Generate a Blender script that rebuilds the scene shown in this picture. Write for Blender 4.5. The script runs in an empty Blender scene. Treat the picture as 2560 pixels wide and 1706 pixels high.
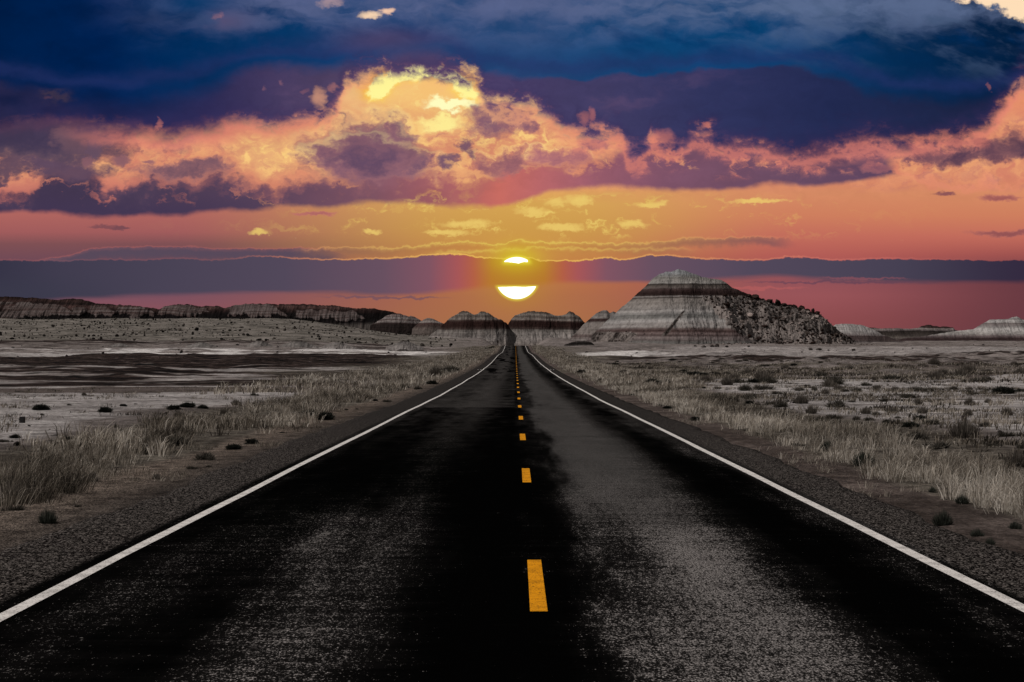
import bpy, math, random
import numpy as np
from mathutils import Vector, Matrix

scene = bpy.context.scene
col = scene.collection
R = math.radians

# ------------------------------------------------------------------ camera
F = 4236.0            # focal length in pixels of a 2560 px wide frame
CAMH = 1.8            # eye height over the road
VPX, VPY = 1288.0, 886.0   # where the straight level road would vanish
cam_data = bpy.data.cameras.new("camera")
cam = bpy.data.objects.new("camera", cam_data)
col.objects.link(cam)
cam_data.sensor_width = 36.0
cam_data.lens = 36.0 * F / 2560.0
cam_data.clip_start = 0.2
cam_data.clip_end = 20000.0
cam.location = (0, 0, CAMH)
cam.rotation_euler = (R(90) + math.atan(33.0 / F), 0, math.atan(8.0 / F))
scene.camera = cam

# ------------------------------------------------------------------ exposure and sun
vs = scene.view_settings
vs.view_transform = 'Standard'
vs.look = 'None'
vs.exposure = 0.0
vs.gamma = 1.0
vs.use_curve_mapping = False
scene.cycles.max_bounces = 4
scene.cycles.diffuse_bounces = 2
scene.cycles.glossy_bounces = 1
scene.cycles.transparent_max_bounces = 4

SUN_AZ, SUN_EL = -68.0, 50.0        # high light from the left, softened by cloud
sun_data = bpy.data.lights.new("sun", 'SUN')
sun_data.energy = 3.0
sun_data.color = (1.0, 0.94, 0.90)
sun_data.angle = R(0.5)
sun = bpy.data.objects.new("sun", sun_data)
col.objects.link(sun)
_d = Vector((math.sin(R(SUN_AZ)) * math.cos(R(SUN_EL)), math.cos(R(SUN_AZ)) * math.cos(R(SUN_EL)) * 0.25 - 0.25, math.sin(R(SUN_EL))))
sun.rotation_euler = _d.to_track_quat('Z', 'Y').to_euler()
sun.location = (-40, -20, 60)

# ------------------------------------------------------------------ node helpers
def lin(c):
    return tuple(((v / 255.0) / 12.92 if v / 255.0 <= 0.04045 else ((v / 255.0 + 0.055) / 1.055) ** 2.4) for v in c)

class S:
    """a socket with arithmetic"""
    def __init__(self, g, s): self.g, self.s = g, s
    def __add__(a, b): return a.g.m('ADD', a, b)
    def __radd__(a, b): return a.g.m('ADD', b, a)
    def __sub__(a, b): return a.g.m('SUBTRACT', a, b)
    def __rsub__(a, b): return a.g.m('SUBTRACT', b, a)
    def __mul__(a, b): return a.g.m('MULTIPLY', a, b)
    def __rmul__(a, b): return a.g.m('MULTIPLY', b, a)
    def __truediv__(a, b): return a.g.m('DIVIDE', a, b)
    def __neg__(a): return a.g.m('MULTIPLY', a, -1.0)

class G:
    """small builder over a node tree"""
    def __init__(self, tree): self.t, self.memo = tree, {}
    def key(self, *a): return tuple((v.s.node.name, v.s.identifier) if isinstance(v, S) else v for v in a)
    def n(self, kind): return self.t.nodes.new(kind)
    def put(self, sock, v):
        if isinstance(v, S): self.t.links.new(v.s, sock)
        elif isinstance(v, (tuple, list)):
            sock.default_value = tuple(v) + (1.0,) if len(v) == 3 and len(sock.default_value) == 4 else tuple(v)
        else: sock.default_value = v
    def m(self, op, a, b=0.0, c=None):
        k = self.key(op, a, b, c)
        if k in self.memo: return self.memo[k]
        n = self.n('ShaderNodeMath'); n.operation = op
        self.put(n.inputs[0], a); self.put(n.inputs[1], b)
        if c is not None: self.put(n.inputs[2], c)
        self.memo[k] = S(self, n.outputs[0])
        return self.memo[k]
    def ma(self, a, k, c): return self.m('MULTIPLY_ADD', a, k, c)
    def ell(self, x, y, cx, cy, rx, ry):
        """squared elliptic distance from (cx, cy)"""
        qx = self.ma(x, 1.0 / rx, -cx / rx); qy = self.ma(y, 1.0 / ry, -cy / ry)
        return self.ma(qx, qx, qy * qy)
    def bump(self, x, c, r):
        """gaussian of width r about c"""
        q = self.ma(x, 1.0 / r, -c / r) if not isinstance(c, S) else (x - c) * (1.0 / r)
        return self.m('POWER', 0.367879, q * q)
    def mx(self, a, b): return self.m('MAXIMUM', a, b)
    def mn(self, a, b): return self.m('MINIMUM', a, b)
    def ab(self, a): return self.m('ABSOLUTE', a)
    def sat(self, a):
        n = self.n('ShaderNodeClamp'); self.put(n.inputs[0], a); return S(self, n.outputs[0])
    def sm(self, lo, hi, x):
        """smooth step from 0 at lo to 1 at hi"""
        k = self.key('sm', lo, hi, x)
        if k in self.memo: return self.memo[k]
        n = self.n('ShaderNodeMapRange'); n.interpolation_type = 'SMOOTHSTEP'; n.clamp = False
        self.put(n.inputs[0], x); self.put(n.inputs[1], lo); self.put(n.inputs[2], hi)
        n.inputs[3].default_value, n.inputs[4].default_value = 0.0, 1.0
        if not isinstance(lo, S) and not isinstance(hi, S) and lo > hi:
            n.inputs[1].default_value, n.inputs[2].default_value = hi, lo
            n.inputs[3].default_value, n.inputs[4].default_value = 1.0, 0.0
        self.memo[k] = S(self, n.outputs[0])
        return self.memo[k]
    def gauss(self, *terms):
        """exp(-sum of squares)"""
        acc = None
        for t in terms:
            q = t * t
            acc = q if acc is None else acc + q
        return self.m('EXPONENT', acc * -1.0)
    def mix(self, a, b, f):
        n = self.n('ShaderNodeMix'); n.data_type = 'RGBA'; n.clamp_factor = True
        self.put(n.inputs[0], f); self.put(n.inputs[6], a); self.put(n.inputs[7], b)
        return S(self, n.outputs[2])
    def cadd(self, a, b, f=1.0):
        n = self.n('ShaderNodeMix'); n.data_type = 'RGBA'; n.blend_type = 'ADD'; n.clamp_factor = False
        self.put(n.inputs[0], f); self.put(n.inputs[6], a); self.put(n.inputs[7], b)
        return S(self, n.outputs[2])
    def cmul(self, a, b, f=1.0):
        n = self.n('ShaderNodeMix'); n.data_type = 'RGBA'; n.blend_type = 'MULTIPLY'
        self.put(n.inputs[0], f); self.put(n.inputs[6], a); self.put(n.inputs[7], b)
        return S(self, n.outputs[2])
    def scale3(self, c, v):
        n = self.n('ShaderNodeMix'); n.data_type = 'RGBA'; n.blend_type = 'MULTIPLY'; n.inputs[0].default_value = 1.0
        self.put(n.inputs[6], c); n.inputs[7].default_value = (v, v, v, 1.0)
        return S(self, n.outputs[2])
    def scale(self, c, v):
        n = self.n('ShaderNodeVectorMath'); n.operation = 'SCALE'
        self.put(n.inputs[0], c); self.put(n.inputs[3], v)
        return S(self, n.outputs[0])
    def vec(self, x, y, z=0.0):
        n = self.n('ShaderNodeCombineXYZ')
        self.put(n.inputs[0], x); self.put(n.inputs[1], y); self.put(n.inputs[2], z)
        return S(self, n.outputs[0])
    def xyz(self, v):
        n = self.n('ShaderNodeSeparateXYZ'); self.put(n.inputs[0], v)
        return [S(self, o) for o in n.outputs]
    def rgb(self, v):
        n = self.n('ShaderNodeSeparateColor'); self.put(n.inputs[0], v)
        return [S(self, o) for o in n.outputs]
    def noise(self, v, scale=1.0, detail=4.0, rough=0.5, dist=0.0, color=False, dims='3D', lac=2.0):
        n = self.n('ShaderNodeTexNoise'); n.noise_dimensions = dims
        self.put(n.inputs['Vector'], v)
        n.inputs['Scale'].default_value = scale; n.inputs['Detail'].default_value = detail
        n.inputs['Roughness'].default_value = rough; n.inputs['Distortion'].default_value = dist
        n.inputs['Lacunarity'].default_value = lac
        return S(self, n.outputs['Color' if color else 'Fac'])
    def voro(self, v, scale=1.0, feature='F1', out='Distance', rand=1.0):
        n = self.n('ShaderNodeTexVoronoi'); n.feature = feature
        self.put(n.inputs['Vector'], v); n.inputs['Scale'].default_value = scale
        n.inputs['Randomness'].default_value = rand
        return S(self, n.outputs[out])
    def ramp(self, x, stops, interp='LINEAR', raw=False):
        n = self.n('ShaderNodeValToRGB'); cr = n.color_ramp; cr.interpolation = interp
        self.put(n.inputs[0], x)
        while len(cr.elements) < len(stops): cr.elements.new(0.5)
        for e, (p, c) in zip(cr.elements, stops):
            e.position = p
        for e, (p, c) in zip(cr.elements, stops):
            e.color = tuple(c if raw else lin(c)) + (1.0,)
        return S(self, n.outputs[0])
    def curve(self, x, pts, lo, hi, vlo, vhi, vector=False):
        """piecewise curve through pts, x in lo..hi, value in vlo..vhi"""
        xin = self.ma(x, 1.0 / (hi - lo), -lo / (hi - lo))
        n = self.n('ShaderNodeFloatCurve')
        c = n.mapping.curves[0]
        q = [((a - lo) / (hi - lo), (b - vlo) / (vhi - vlo)) for a, b in pts]
        while len(c.points) < len(q): c.points.new(0.5, 0.5)
        for p, (a, b) in zip(c.points, q):
            p.location = (a, b); p.handle_type = 'VECTOR' if vector else 'AUTO_CLAMPED'
        n.mapping.update()
        self.put(n.inputs['Value'], xin)
        return self.ma(S(self, n.outputs[0]), vhi - vlo, vlo)
    def attr(self, name, out='Color'):
        n = self.n('ShaderNodeAttribute'); n.attribute_name = name
        return S(self, n.outputs[out])
# ------------------------------------------------------------------ sky
# the whole sky is a function of the direction looked at; s and t below are the
# bearing and the height over the horizon, in hundredths of the focal length
def build_sky():
    w = bpy.data.worlds.new("World"); scene.world = w; w.use_nodes = True
    t = w.node_tree; t.nodes.clear(); g = G(t)
    tc = g.n('ShaderNodeTexCoord')
    dx, dy, dz = g.xyz(S(g, tc.outputs['Generated']))
    yc = g.mx(dy, 0.18)
    X = dx / yc * 42.36 + 12.88
    Y = 8.86 - dz / yc * 42.36
    C = lambda *c: lin(c)

    # ---- noises
    P = g.vec(X, Y * 1.5, 0.0)
    wc = g.noise(g.vec(X, Y * 1.6, 3.7), 0.9, 6, 0.5, color=True)
    w1, w2, w3 = g.rgb(wc)
    w1 = (w1 - 0.5) * 2.4; w2 = (w2 - 0.5) * 2.4
    wf = g.noise(g.vec(X, Y * 1.3, 9.1), 3.0, 6, 0.54, color=True)
    f1, f2, f3 = g.rgb(wf)
    f1 = (f1 - 0.5) * 2.2; f2 = (f2 - 0.5) * 2.2; f3 = (f3 - 0.5) * 2.2
    Xw = X + w1 * 0.5 + f1 * 0.14
    Yw = Y + w2 * 0.3 + f2 * 0.11
    Pw = g.vec(Xw, Yw * 1.4, 0.0)
    # cauliflower noise: bright rounded cells
    cb = g.noise(g.vec(Xw + f1 * 0.3, Yw * 1.25 + f2 * 0.2, 5.0), 2.2, 6, 0.56)
    soft = g.noise(g.vec(X * 0.5, Y * 1.1, 21.0), 0.9, 5, 0.5)
    streak = g.noise(g.vec(X * 0.22, Y * 2.2, 33.0), 1.1, 5, 0.55)
    pn = g.noise(g.vec(Xw * 0.8 + f1 * 0.3, Yw * 2.0 + f2 * 0.5, 12.0), 1.35, 7, 0.6)
    sh = g.noise(g.vec(Xw * 0.55, Yw * 1.5, 40.0), 0.85, 7, 0.55)
    fib = g.noise(g.vec((X + Y * 1.2) * 0.55, (Y - X * 0.42) * 1.7, 44.0), 1.0, 6, 0.55)
    fn = (g.noise(g.vec(X, Y * 1.6, 51.0), 9.0, 4, 0.55) - 0.5) * 2.0
    fb = g.ab(g.noise(g.vec(X, Y * 0.7, 61.0), 4.2, 3, 0.5) - 0.5) * 2.0
    gate = (cb + fn + fb + soft + streak + pn + sh + fib) * 1e-7   # keeps the layers below in order
    X, Y, Xw, Yw, w1, w2, w3, f1, f2, f3, cb, soft, streak, pn, sh, fib, fn, fb = [v + gate for v in (X, Y, Xw, Yw, w1, w2, w3, f1, f2, f3, cb, soft, streak, pn, sh, fib, fn, fb)]
    Xb = X + w1 * 0.7 + f1 * 0.34
    Yb = Y + w2 * 0.4 + f2 * 0.26
    brk = (cb - 0.5) * 2.6 + f3 * 0.5 + fn * 0.45
    Xs = X + w1 * 0.12 + f1 * 0.2 + fn * 0.06
    Ys = Y + w2 * 0.05 + f2 * 0.13 + fn * 0.05

    # ---- clear sky, from the horizon up, left / below the sun / right
    yn = Y / 9.0
    mk = lambda L: [(p / 9.0, c) for p, c in L]
    left = g.ramp(yn, mk([(0, (226, 160, 130)), (3.0, (214, 134, 112)), (3.6, (222, 146, 116)), (4.4, (206, 124, 108)), (5.3, (176, 102, 96)),
                          (5.8, (160, 92, 92)), (6.1, (126, 80, 84)), (6.5, (112, 74, 86)), (7.3, (120, 80, 95)), (8.0, (140, 82, 88))]))
    mid = g.ramp(yn, mk([(0, (252, 206, 150)), (1.5, (250, 214, 138)), (2.3, (248, 214, 140)), (3.0, (242, 188, 128)), (3.8, (238, 170, 118)),
                         (4.6, (226, 160, 100)), (5.1, (214, 166, 88)), (5.7, (204, 156, 80)), (6.15, (200, 142, 78)), (6.5, (190, 122, 72)),
                         (7.0, (176, 100, 74)), (7.4, (168, 100, 74)), (8.0, (166, 106, 72)), (8.4, (170, 108, 78))]))
    right = g.ramp(yn, mk([(0, (250, 216, 182)), (0.7, (244, 196, 156)), (2.5, (226, 144, 104)), (3.5, (216, 124, 98)), (4.2, (212, 128, 96)),
                           (4.8, (212, 138, 100)), (5.4, (206, 126, 94)), (5.9, (194, 108, 92)), (6.4, (178, 92, 86)), (7.0, (146, 82, 88)),
                           (7.4, (152, 84, 88)), (8.0, (140, 76, 78)), (8.5, (132, 74, 76))]))
    base = g.mix(left, mid, g.sm(4.0, 12.8, X))
    base = g.mix(base, right, g.sm(13.5, 20.0, X))
    # the sun's own glow widens near the horizon
    gl = g.gauss((X - 12.9) / 2.6, (Y - 6.2) / 1.5)
    base = g.mix(base, C(208, 152, 66), gl * 0.35)
    base = g.mix(base, C(96, 54, 62), g.sm(20.0, 26.4, X) * g.sm(5.8, 7.2, Y) * 0.9)

    # ---- bright lit puffs high in the gap
    hot = g.gauss((Xw - 10.8) / 1.75, (Yw - 2.25) / 0.85)
    hotl = g.gauss((Xw - 7.0) / 1.15, (Yw - 3.75) / 0.5)
    hotr = g.gauss((Xw - 13.6) / 1.1, (Yw - 3.35) / 0.6)
    hotc = g.gauss((Xw - 11.6) / 1.5, (Yw - 3.6) / 0.8)
    puff = g.sm(0.42, 0.72, cb) * (hot * 1.0 + hotl * 1.3 + hotr * 1.15 + hotc * 0.7)
    base = g.mix(base, C(214, 132, 108), g.sm(2.4, 3.0, Y) * g.sm(4.9, 4.3, Y) * 0.75)
    base = g.mix(base, C(246, 190, 112), g.sat(hot * 0.8))
    base = g.mix(base, C(234, 178, 122), g.sat(hotl * 0.9))
    base = g.mix(base, C(246, 206, 124), g.sat(puff * 0.8))
    base = g.mix(base, C(255, 238, 150), g.sm(0.5, 0.86, cb) * g.sat(hot * 1.1 + hotr * 0.8 + hotl * 0.9 + hotc * 0.3))
    # pink cast where the gap is not lit
    base = g.mix(base, C(222, 132, 112), g.sm(0.45, 0.25, cb) * g.sm(2.2, 3.4, Y) * g.sm(5.0, 4.4, Y) * 0.45)
    # arch of burning cloud edge
    ax = (X - 10.55) / 1.25 + w1 * 0.2 + f1 * 0.16
    ay = (Y - 2.55) / 0.86 + w2 * 0.16 + f2 * 0.2
    rr = g.m('SQRT', ax * ax + ay * ay)
    arch = g.gauss((rr - 0.93) / 0.2) * g.sm(0.15, -0.45, ay)
    base = g.mix(base, C(236, 158, 60), g.sat(g.bump(rr, 1.16, 0.14) * g.sm(0.1, -0.5, ay)) * 0.75)
    base = g.mix(base, C(255, 214, 72), g.sat(arch * 1.5))
    base = g.mix(base, C(255, 250, 168), g.sm(0.22, 0.6, arch + f3 * 0.32 + (cb - 0.5) * 0.6))
    low = g.gauss((X - 11.3 + w1 * 0.3) / 0.72, (Y - 2.62 + w2 * 0.2 + f2 * 0.3) / 0.17)
    base = g.mix(base, C(255, 252, 190), g.sm(0.22, 0.72, low + f3 * 0.4))
    low2 = g.gauss((X - 11.0 + w1 * 0.3) / 0.55, (Y - 3.05 + w2 * 0.2 + f2 * 0.3) / 0.25)
    base = g.mix(base, C(255, 238, 150), g.sm(0.35, 0.9, low2 + f3 * 0.4))

    # ---- far fair-weather puffs in the clear band above the sun
    pband = g.sm(4.75, 5.1, Y) * g.sm(6.1, 5.7, Y) * g.gauss((X - 13.8) / 4.6)
    pm = g.sm(0.53, 0.62, pn) * pband
    base = g.mix(base, C(224, 186, 96), pm * 0.75)
    base = g.mix(base, C(236, 206, 112), g.sm(0.58, 0.68, pn) * pband * 0.8)
    for (cx, cy, rx, ry) in [(14.5, 5.02, .34, .13), (13.9, 5.06, .26, .12), (13.3, 5.28, .42, .10), (16.3, 5.12, .4, .08), (11.7, 5.6, .62, .10),
                             (14.0, 5.7, .5, .09), (15.8, 5.62, .36, .08), (11.1, 5.82, .5, .07), (9.3, 5.8, .22, .06), (6.5, 5.82, .24, .08),
                             (19.0, 5.03, .8, .06)]:
        base = g.mix(base, C(238, 206, 112), g.sm(1.7, 0.0, g.ell(Xs, Ys, cx, cy, rx, ry) + brk * 0.75) * 0.75)

    # thin torn cloud drifting through the gap, and golden mottling of the lit sky
    mot = g.sm(0.40, 0.66, cb * 0.55 + sh * 0.45)
    base = g.mix(base, C(250, 196, 120), mot * g.sm(2.6, 3.2, Y) * g.sm(4.8, 4.2, Y) * 0.42)
    wsp = g.sm(0.50, 0.64, sh * 0.5 + pn * 0.35 + (1.0 - cb) * 0.15) * g.sm(2.8, 3.2, Y) * g.sm(4.9, 4.5, Y) * (1.0 - g.sat(hotl * 1.1)) * (1.0 - g.sat(hot * 1.3))
    base = g.mix(base, g.mix(C(112, 84, 98), C(168, 104, 108), g.sm(7.0, 13.0, X)), wsp * 0.75)
    # ---- middle bank of cloud: ragged top, smooth belly
    top = g.curve(X, [(0, 4.85), (0.5, 4.9), (1.2, 4.3), (2.1, 4.2), (2.7, 4.62), (3.4, 4.5), (4.3, 4.38), (4.9, 4.5), (5.4, 4.36), (6.3, 4.5),
                      (7.3, 4.55), (8.0, 4.35), (8.6, 4.3), (9.8, 4.15), (10.6, 4.3), (11.6, 4.5), (12.2, 4.35), (13.1, 4.0), (13.9, 4.1), (14.6, 4.05),
                      (15.3, 3.7), (16.2, 3.35), (17.2, 3.25), (18.6, 3.2), (19.6, 3.2), (20.6, 3.2), (21.6, 3.4), (22.3, 4.0), (23.0, 4.5), (26, 4.7)], 0, 26, 3, 6)
    bot = g.curve(X, [(0, 5.3), (1.3, 5.34), (2.3, 5.44), (4.0, 5.44), (5.2, 5.32), (6.4, 5.27), (7.5, 5.18), (8.2, 5.2), (9.3, 5.1), (10.4, 5.12), (11.6, 5.2),
                      (12.6, 5.16), (13.3, 4.95), (14.2, 4.75), (15.4, 4.72), (17.0, 4.77), (18.6, 4.74), (19.4, 4.62), (20.2, 4.66), (21.2, 4.58), (22.1, 4.44),
                      (22.8, 4.32), (26, 4.1)], 0, 26, 3, 6)
    vt = Y - top + w2 * 0.5 + f2 * 0.3 + (cb - 0.5) * 0.9
    vb = bot - Y + w2 * 0.12 + f2 * 0.05
    a_t = g.sm(-0.14, 0.3, vt)
    a_b = g.sm(-0.06, 0.12, vb)
    bank = a_t * a_b
    hole = g.sm(0.57, 0.68, pn) * g.sm(1.0, 0.1, vt) * 0.8
    hole = g.mx(hole, g.sm(0.52, 0.64, cb * 0.6 + pn * 0.4) * g.sm(12.6, 14.0, X) * g.sm(22.6, 21.0, X) * g.sm(4.45, 4.1, Y) * 0.75)
    bank = bank * (1.0 - hole)
    bx = g.sm(6.0, 12.5, X) * g.sm(19.5, 14.0, X)
    bcol = g.ramp(X / 26.0, [(0, (66, 54, 78)), (.1, (68, 56, 80)), (.25, (86, 66, 88)), (.36, (126, 84, 98)), (.43, (164, 94, 98)), (.48, (200, 108, 98)),
                             (.52, (182, 102, 104)), (.57, (152, 92, 106)), (.64, (124, 82, 102)), (.75, (106, 76, 98)), (.87, (92, 68, 94)), (1, (88, 66, 90))])
    bdark = g.mix(bcol, C(66, 54, 82), g.sm(0.75, 0.0, vb) * g.sm(8.0, 4.0, X) * 0.75)
    bdark = g.mix(bdark, C(100, 78, 98), g.sm(0.7, 0.0, vt) * g.sm(0.35, 0.65, soft) * 0.45 * (1.0 - bx))
    bdark = g.mix(bdark, C(176, 108, 104), g.sm(0.5, 0.05, vt + (sh - 0.5) * 0.7) * g.sm(0.0, 4.0, X) * g.sm(15.0, 12.5, X) * 0.5)
    bdark = g.mix(bdark, C(206, 122, 108), g.sm(0.55, 0.72, pn) * g.sm(13.0, 16.0, X) * g.sm(23.0, 20.0, X) * g.sm(0.0, 0.3, vb) * g.sm(4.6, 4.2, Y) * 0.7)
    rim = g.gauss((vt + 0.06) / 0.12) * g.sm(2.0, 7.0, X)
    sky = g.mix(base, g.mix(C(228, 138, 112), C(248, 190, 126), g.gauss((X - 11.5) / 3.0)), g.sat(rim * 0.4))
    sky = g.mix(sky, bdark, bank)

    # ---- single clouds in the gap: (x, y, rx, ry, colour, strength)
    blobs = [(9.2, 3.72, 1.35, 0.72, (92, 72, 98)), (8.7, 4.0, 0.9, 0.34, (92, 72, 100)), (10.0, 3.4, 0.62, 0.36, (116, 84, 106)), (9.6, 4.1, 1.1, 0.28, (100, 76, 102)), (9.3, 3.7, 1.0, 0.6, (92, 72, 98)), (9.0, 3.9, 1.0, 0.5, (90, 70, 98)),
             (12.45, 3.0, 0.85, 0.42, (106, 78, 106)), (12.9, 3.15, 0.5, 0.22, (122, 86, 106)), (12.6, 4.1, 0.85, 0.25, (142, 92, 104)), (11.8, 3.72, 0.24, 0.26, (118, 84, 104)), (11.1, 4.18, 0.26, 0.16, (112, 80, 104)),
             (14.0, 3.95, 0.6, 0.2, (158, 100, 112)), (14.9, 3.62, 0.42, 0.12, (136, 88, 108)), (16.0, 3.66, 0.32, 0.1, (124, 82, 108)),
             (0.9, 3.62, 1.9, 0.5, (96, 74, 90)), (0.8, 3.45, 2.3, 0.66, (88, 70, 88)), (0.4, 3.3, 1.9, 0.46, (66, 56, 82)), (1.7, 4.25, 1.0, 0.3, (92, 70, 90)), (4.6, 4.28, 1.1, 0.22, (110, 82, 98)), (2.0, 3.5, 0.55, 0.3, (106, 80, 94)), (0.3, 4.2, 0.4, 0.24, (98, 74, 90)), (1.1, 4.2, 0.35, 0.2, (94, 72, 92)),
             (2.32, 3.75, 0.26, 0.16, (104, 80, 98)), (0.1, 4.5, 0.3, 0.14, (92, 70, 90)), (2.3, 4.05, 0.16, 0.14, (130, 90, 100)), (3.0, 4.0, 0.22, 0.12, (140, 96, 104)), (3.75, 4.05, 0.14, 0.06, (150, 100, 106)),
             (8.45, 2.55, 0.12, 0.42, (92, 70, 98)),
             (20.9, 3.72, 1.6, 0.36, (74, 56, 88)), (23.0, 3.75, 1.0, 0.22, (84, 58, 82)), (24.6, 3.85, 1.5, 0.3, (84, 60, 80)), (25.6, 3.7, 0.9, 0.42, (78, 58, 78)),
             (23.6, 4.83, 0.24, 0.06, (140, 84, 88)), (25.0, 4.95, 0.5, 0.08, (150, 84, 84)), (25.2, 5.85, 0.9, 0.07, (136, 76, 80)), (21.9, 4.2, 0.35, 0.12, (124, 80, 98)),
             (2.6, 5.68, 0.36, 0.05, (128, 78, 84)), (3.0, 5.72, 0.2, 0.05, (118, 74, 82)), (7.9, 5.35, 0.5, 0.05, (168, 98, 98))]
    for (cx, cy, rx, ry, c) in blobs:
        e = g.ell(Xb, Yb, cx, cy, rx, ry) + brk * (0.55 if ry > 0.4 else 1.0)
        if rx < 0.95 and ry < 0.13: e = g.ell(Xs, Ys, cx, cy, rx, ry) + brk * 0.3
        a = g.sm(1.9, 0.2, e)
        if cx > 6 and cx < 17 and rx > 0.5:
            rimb = g.bump(e, 1.7, 0.4) * g.sm(cy + 0.1, cy - ry * 0.8, Y)
            sky = g.mix(sky, C(255, 226, 150), g.sat(rimb * 0.22))
        warm = tuple(int(v * 0.62 + u * 0.38) for v, u in zip(c, (226, 140, 122)))
        cc = g.mix(C(*c), C(*warm), g.sm(-0.5, 1.3, e)) if rx > 0.3 and cx > 3 else C(*c)
        sky = g.mix(sky, cc, a * 0.95)

    # ---- great dark deck above
    D = g.curve(X, [(0, 3.22), (1.2, 3.05), (2.2, 3.16), (3.3, 3.27), (4.3, 3.38), (4.7, 3.25), (5.5, 3.13), (6.1, 3.02), (6.6, 3.14), (7.6, 2.98), (8.15, 2.85),
                    (8.45, 2.3), (8.75, 1.75), (9.0, 1.46), (9.75, 1.25), (10.9, 1.34), (11.6, 1.52), (12.0, 2.15), (12.6, 2.58), (13.4, 2.62), (14.1, 3.05),
                    (15.5, 3.1), (15.75, 3.66), (16.15, 3.62), (16.3, 3.2), (16.8, 3.5), (17.5, 3.12), (18.2, 3.4), (19.9, 3.5), (22.6, 3.52), (23.7, 3.45), (24.9, 2.95)], 0, 25, 0, 4)
    D = g.mx(D - g.sm(24.6, 25.8, X) * 0.9, 1.9)
    D = D - g.bump(X, 10.6, 1.5) * 0.12 + g.sm(13.6, 14.6, X) * g.sm(22.0, 20.0, X) * 0.26
    smoothd = g.sm(8.0, 5.0, X) * 0.65 + g.sm(17, 22, X) * 0.25
    vd = D + 0.08 - Y + w2 * (0.42 - smoothd * 0.3) + (f2 * 0.26 + (cb - 0.5) * 1.1) * (1.0 - smoothd)
    deck = g.sm(-0.24, 0.28, vd)
    # colour of the deck: steel blue above, violet belly
    hx = g.sm(0, 13, X)
    up = g.ramp(X / 26.0, [(0, (0, 30, 72)), (.1, (0, 33, 80)), (.22, (0, 48, 94)), (.36, (6, 62, 112)), (.5, (36, 70, 116)), (.62, (14, 68, 116)), (.75, (8, 64, 112)), (.85, (4, 44, 84)), (.95, (2, 32, 66)), (1, (0, 24, 54))])
    be = g.ramp(X / 26.0, [(0, (38, 38, 72)), (.12, (32, 38, 80)), (.2, (46, 44, 86)), (.32, (80, 66, 98)), (.46, (76, 64, 104)), (.58, (64, 60, 98)), (.68, (48, 52, 92)), (.8, (34, 42, 80)), (.92, (27, 36, 68)), (1, (30, 34, 66))])
    shelf = g.curve(X, [(0, 1.95), (1.0, 2.0), (1.8, 2.3), (3.5, 2.2), (5.0, 1.9), (6.4, 1.48), (8.0, 1.46), (9.0, 1.3), (10.5, 1.1), (12.0, 1.62), (13.5, 1.8), (15.6, 1.88), (17.0, 1.78), (18.8, 1.63), (20.6, 1.7), (22.0, 2.2), (23.6, 2.33), (25.0, 2.28), (26, 2.2)], 0, 26, 0, 4)
    vsb = Y - shelf + w2 * 0.3 + f2 * 0.06
    edge = g.curve(X, [(0, .30), (5, .9), (6.5, .45), (9, .6), (12, .35), (15, .12), (19, .12), (21, .3), (26, .5)], 0, 26, 0, 1)
    belly = g.sm(-0.04, 1.0, vsb / edge)
    dcol = g.mix(up, be, belly)
    # violet deepens at the lowest edge
    dcol = g.mix(dcol, C(54, 44, 86), g.gauss((vd - 0.25) / 0.3) * g.sm(0.0, 2.0, X) * 0.4)
    dcol = g.mix(dcol, g.mix(C(96, 62, 84), C(128, 86, 110), g.sm(4.0, 10.0, X) * g.sm(20.0, 15.0, X)), g.sm(0.42, 0.0, vd + (pn - 0.5) * 0.5) * 0.75)
    dcol = g.mix(dcol, C(110, 80, 108), g.sm(0.52, 0.72, sh) * belly * g.sm(5.0, 9.0, X) * g.sm(20.0, 16.0, X) * 0.28)
    # purple just above the shelf edge
    dcol = g.mix(dcol, C(36, 48, 98), g.gauss((vsb + 0.22) / 0.22) * 0.55)
    # pale ragged shoulders along the top
    shm = g.sm(0.40, 0.68, sh + g.sm(1.1, 0.1, Y) * 0.10) * g.sm(1.5, 0.1, Y) * g.sm(1.5, 7.5, X)
    dcol = g.mix(dcol, g.mix(C(88, 98, 136), C(92, 108, 142), g.sm(12, 20, X)), shm * 0.85)
    dcol = g.mix(dcol, C(84, 78, 112), g.gauss((X - 5.4) / 0.8, (Y - 0.5) / 0.28) * g.sm(0.35, 0.6, w3) * 0.9)
    dcol = g.mix(dcol, C(0, 56, 104), g.gauss((X - 4.9) / 0.9, (Y - 0.05) / 0.3) * 0.8)
    # slanting fibres on the right shoulder
    dcol = g.mix(dcol, C(66, 86, 118), g.sm(0.48, 0.7, fib) * g.sm(18.0, 20.5, X) * g.sm(1.9, 0.7, Y - g.sm(22, 26, X) * 0.6) * 0.75)
    dcol = g.mix(dcol, C(0, 46, 94), g.sm(0.5, 0.3, fib) * g.sm(12.0, 16.0, X) * g.sm(1.7, 1.0, Y) * g.sm(0.3, 0.8, Y) * 0.5)
    dcol = g.mix(dcol, C(0, 22, 58), g.sm(0.55, 0.3, soft) * g.sm(7.0, 0.0, X) * 0.6)
    dcol = g.mix(dcol, C(74, 64, 100), g.gauss((X - 9.6) / 1.3, (Y - 0.98) / 0.36) * 0.75)
    dcol = g.mix(dcol, C(74, 58, 72), g.gauss((X - 1.2 + w1) / 0.3, (Y - 2.5 + w2) / 0.12) * 0.6)
    rimd = g.gauss((vd + 0.14) / 0.2)
    rcol = g.mix(C(222, 128, 112), C(250, 182, 126), g.gauss((X - 11.2) / 2.6))
    sky = g.mix(sky, rcol, g.sat(rimd * 0.65) * g.sm(1.0, 3.5, X) * (1.0 - 0.75 * g.bump(X, 10.6, 1.2)))
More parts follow.
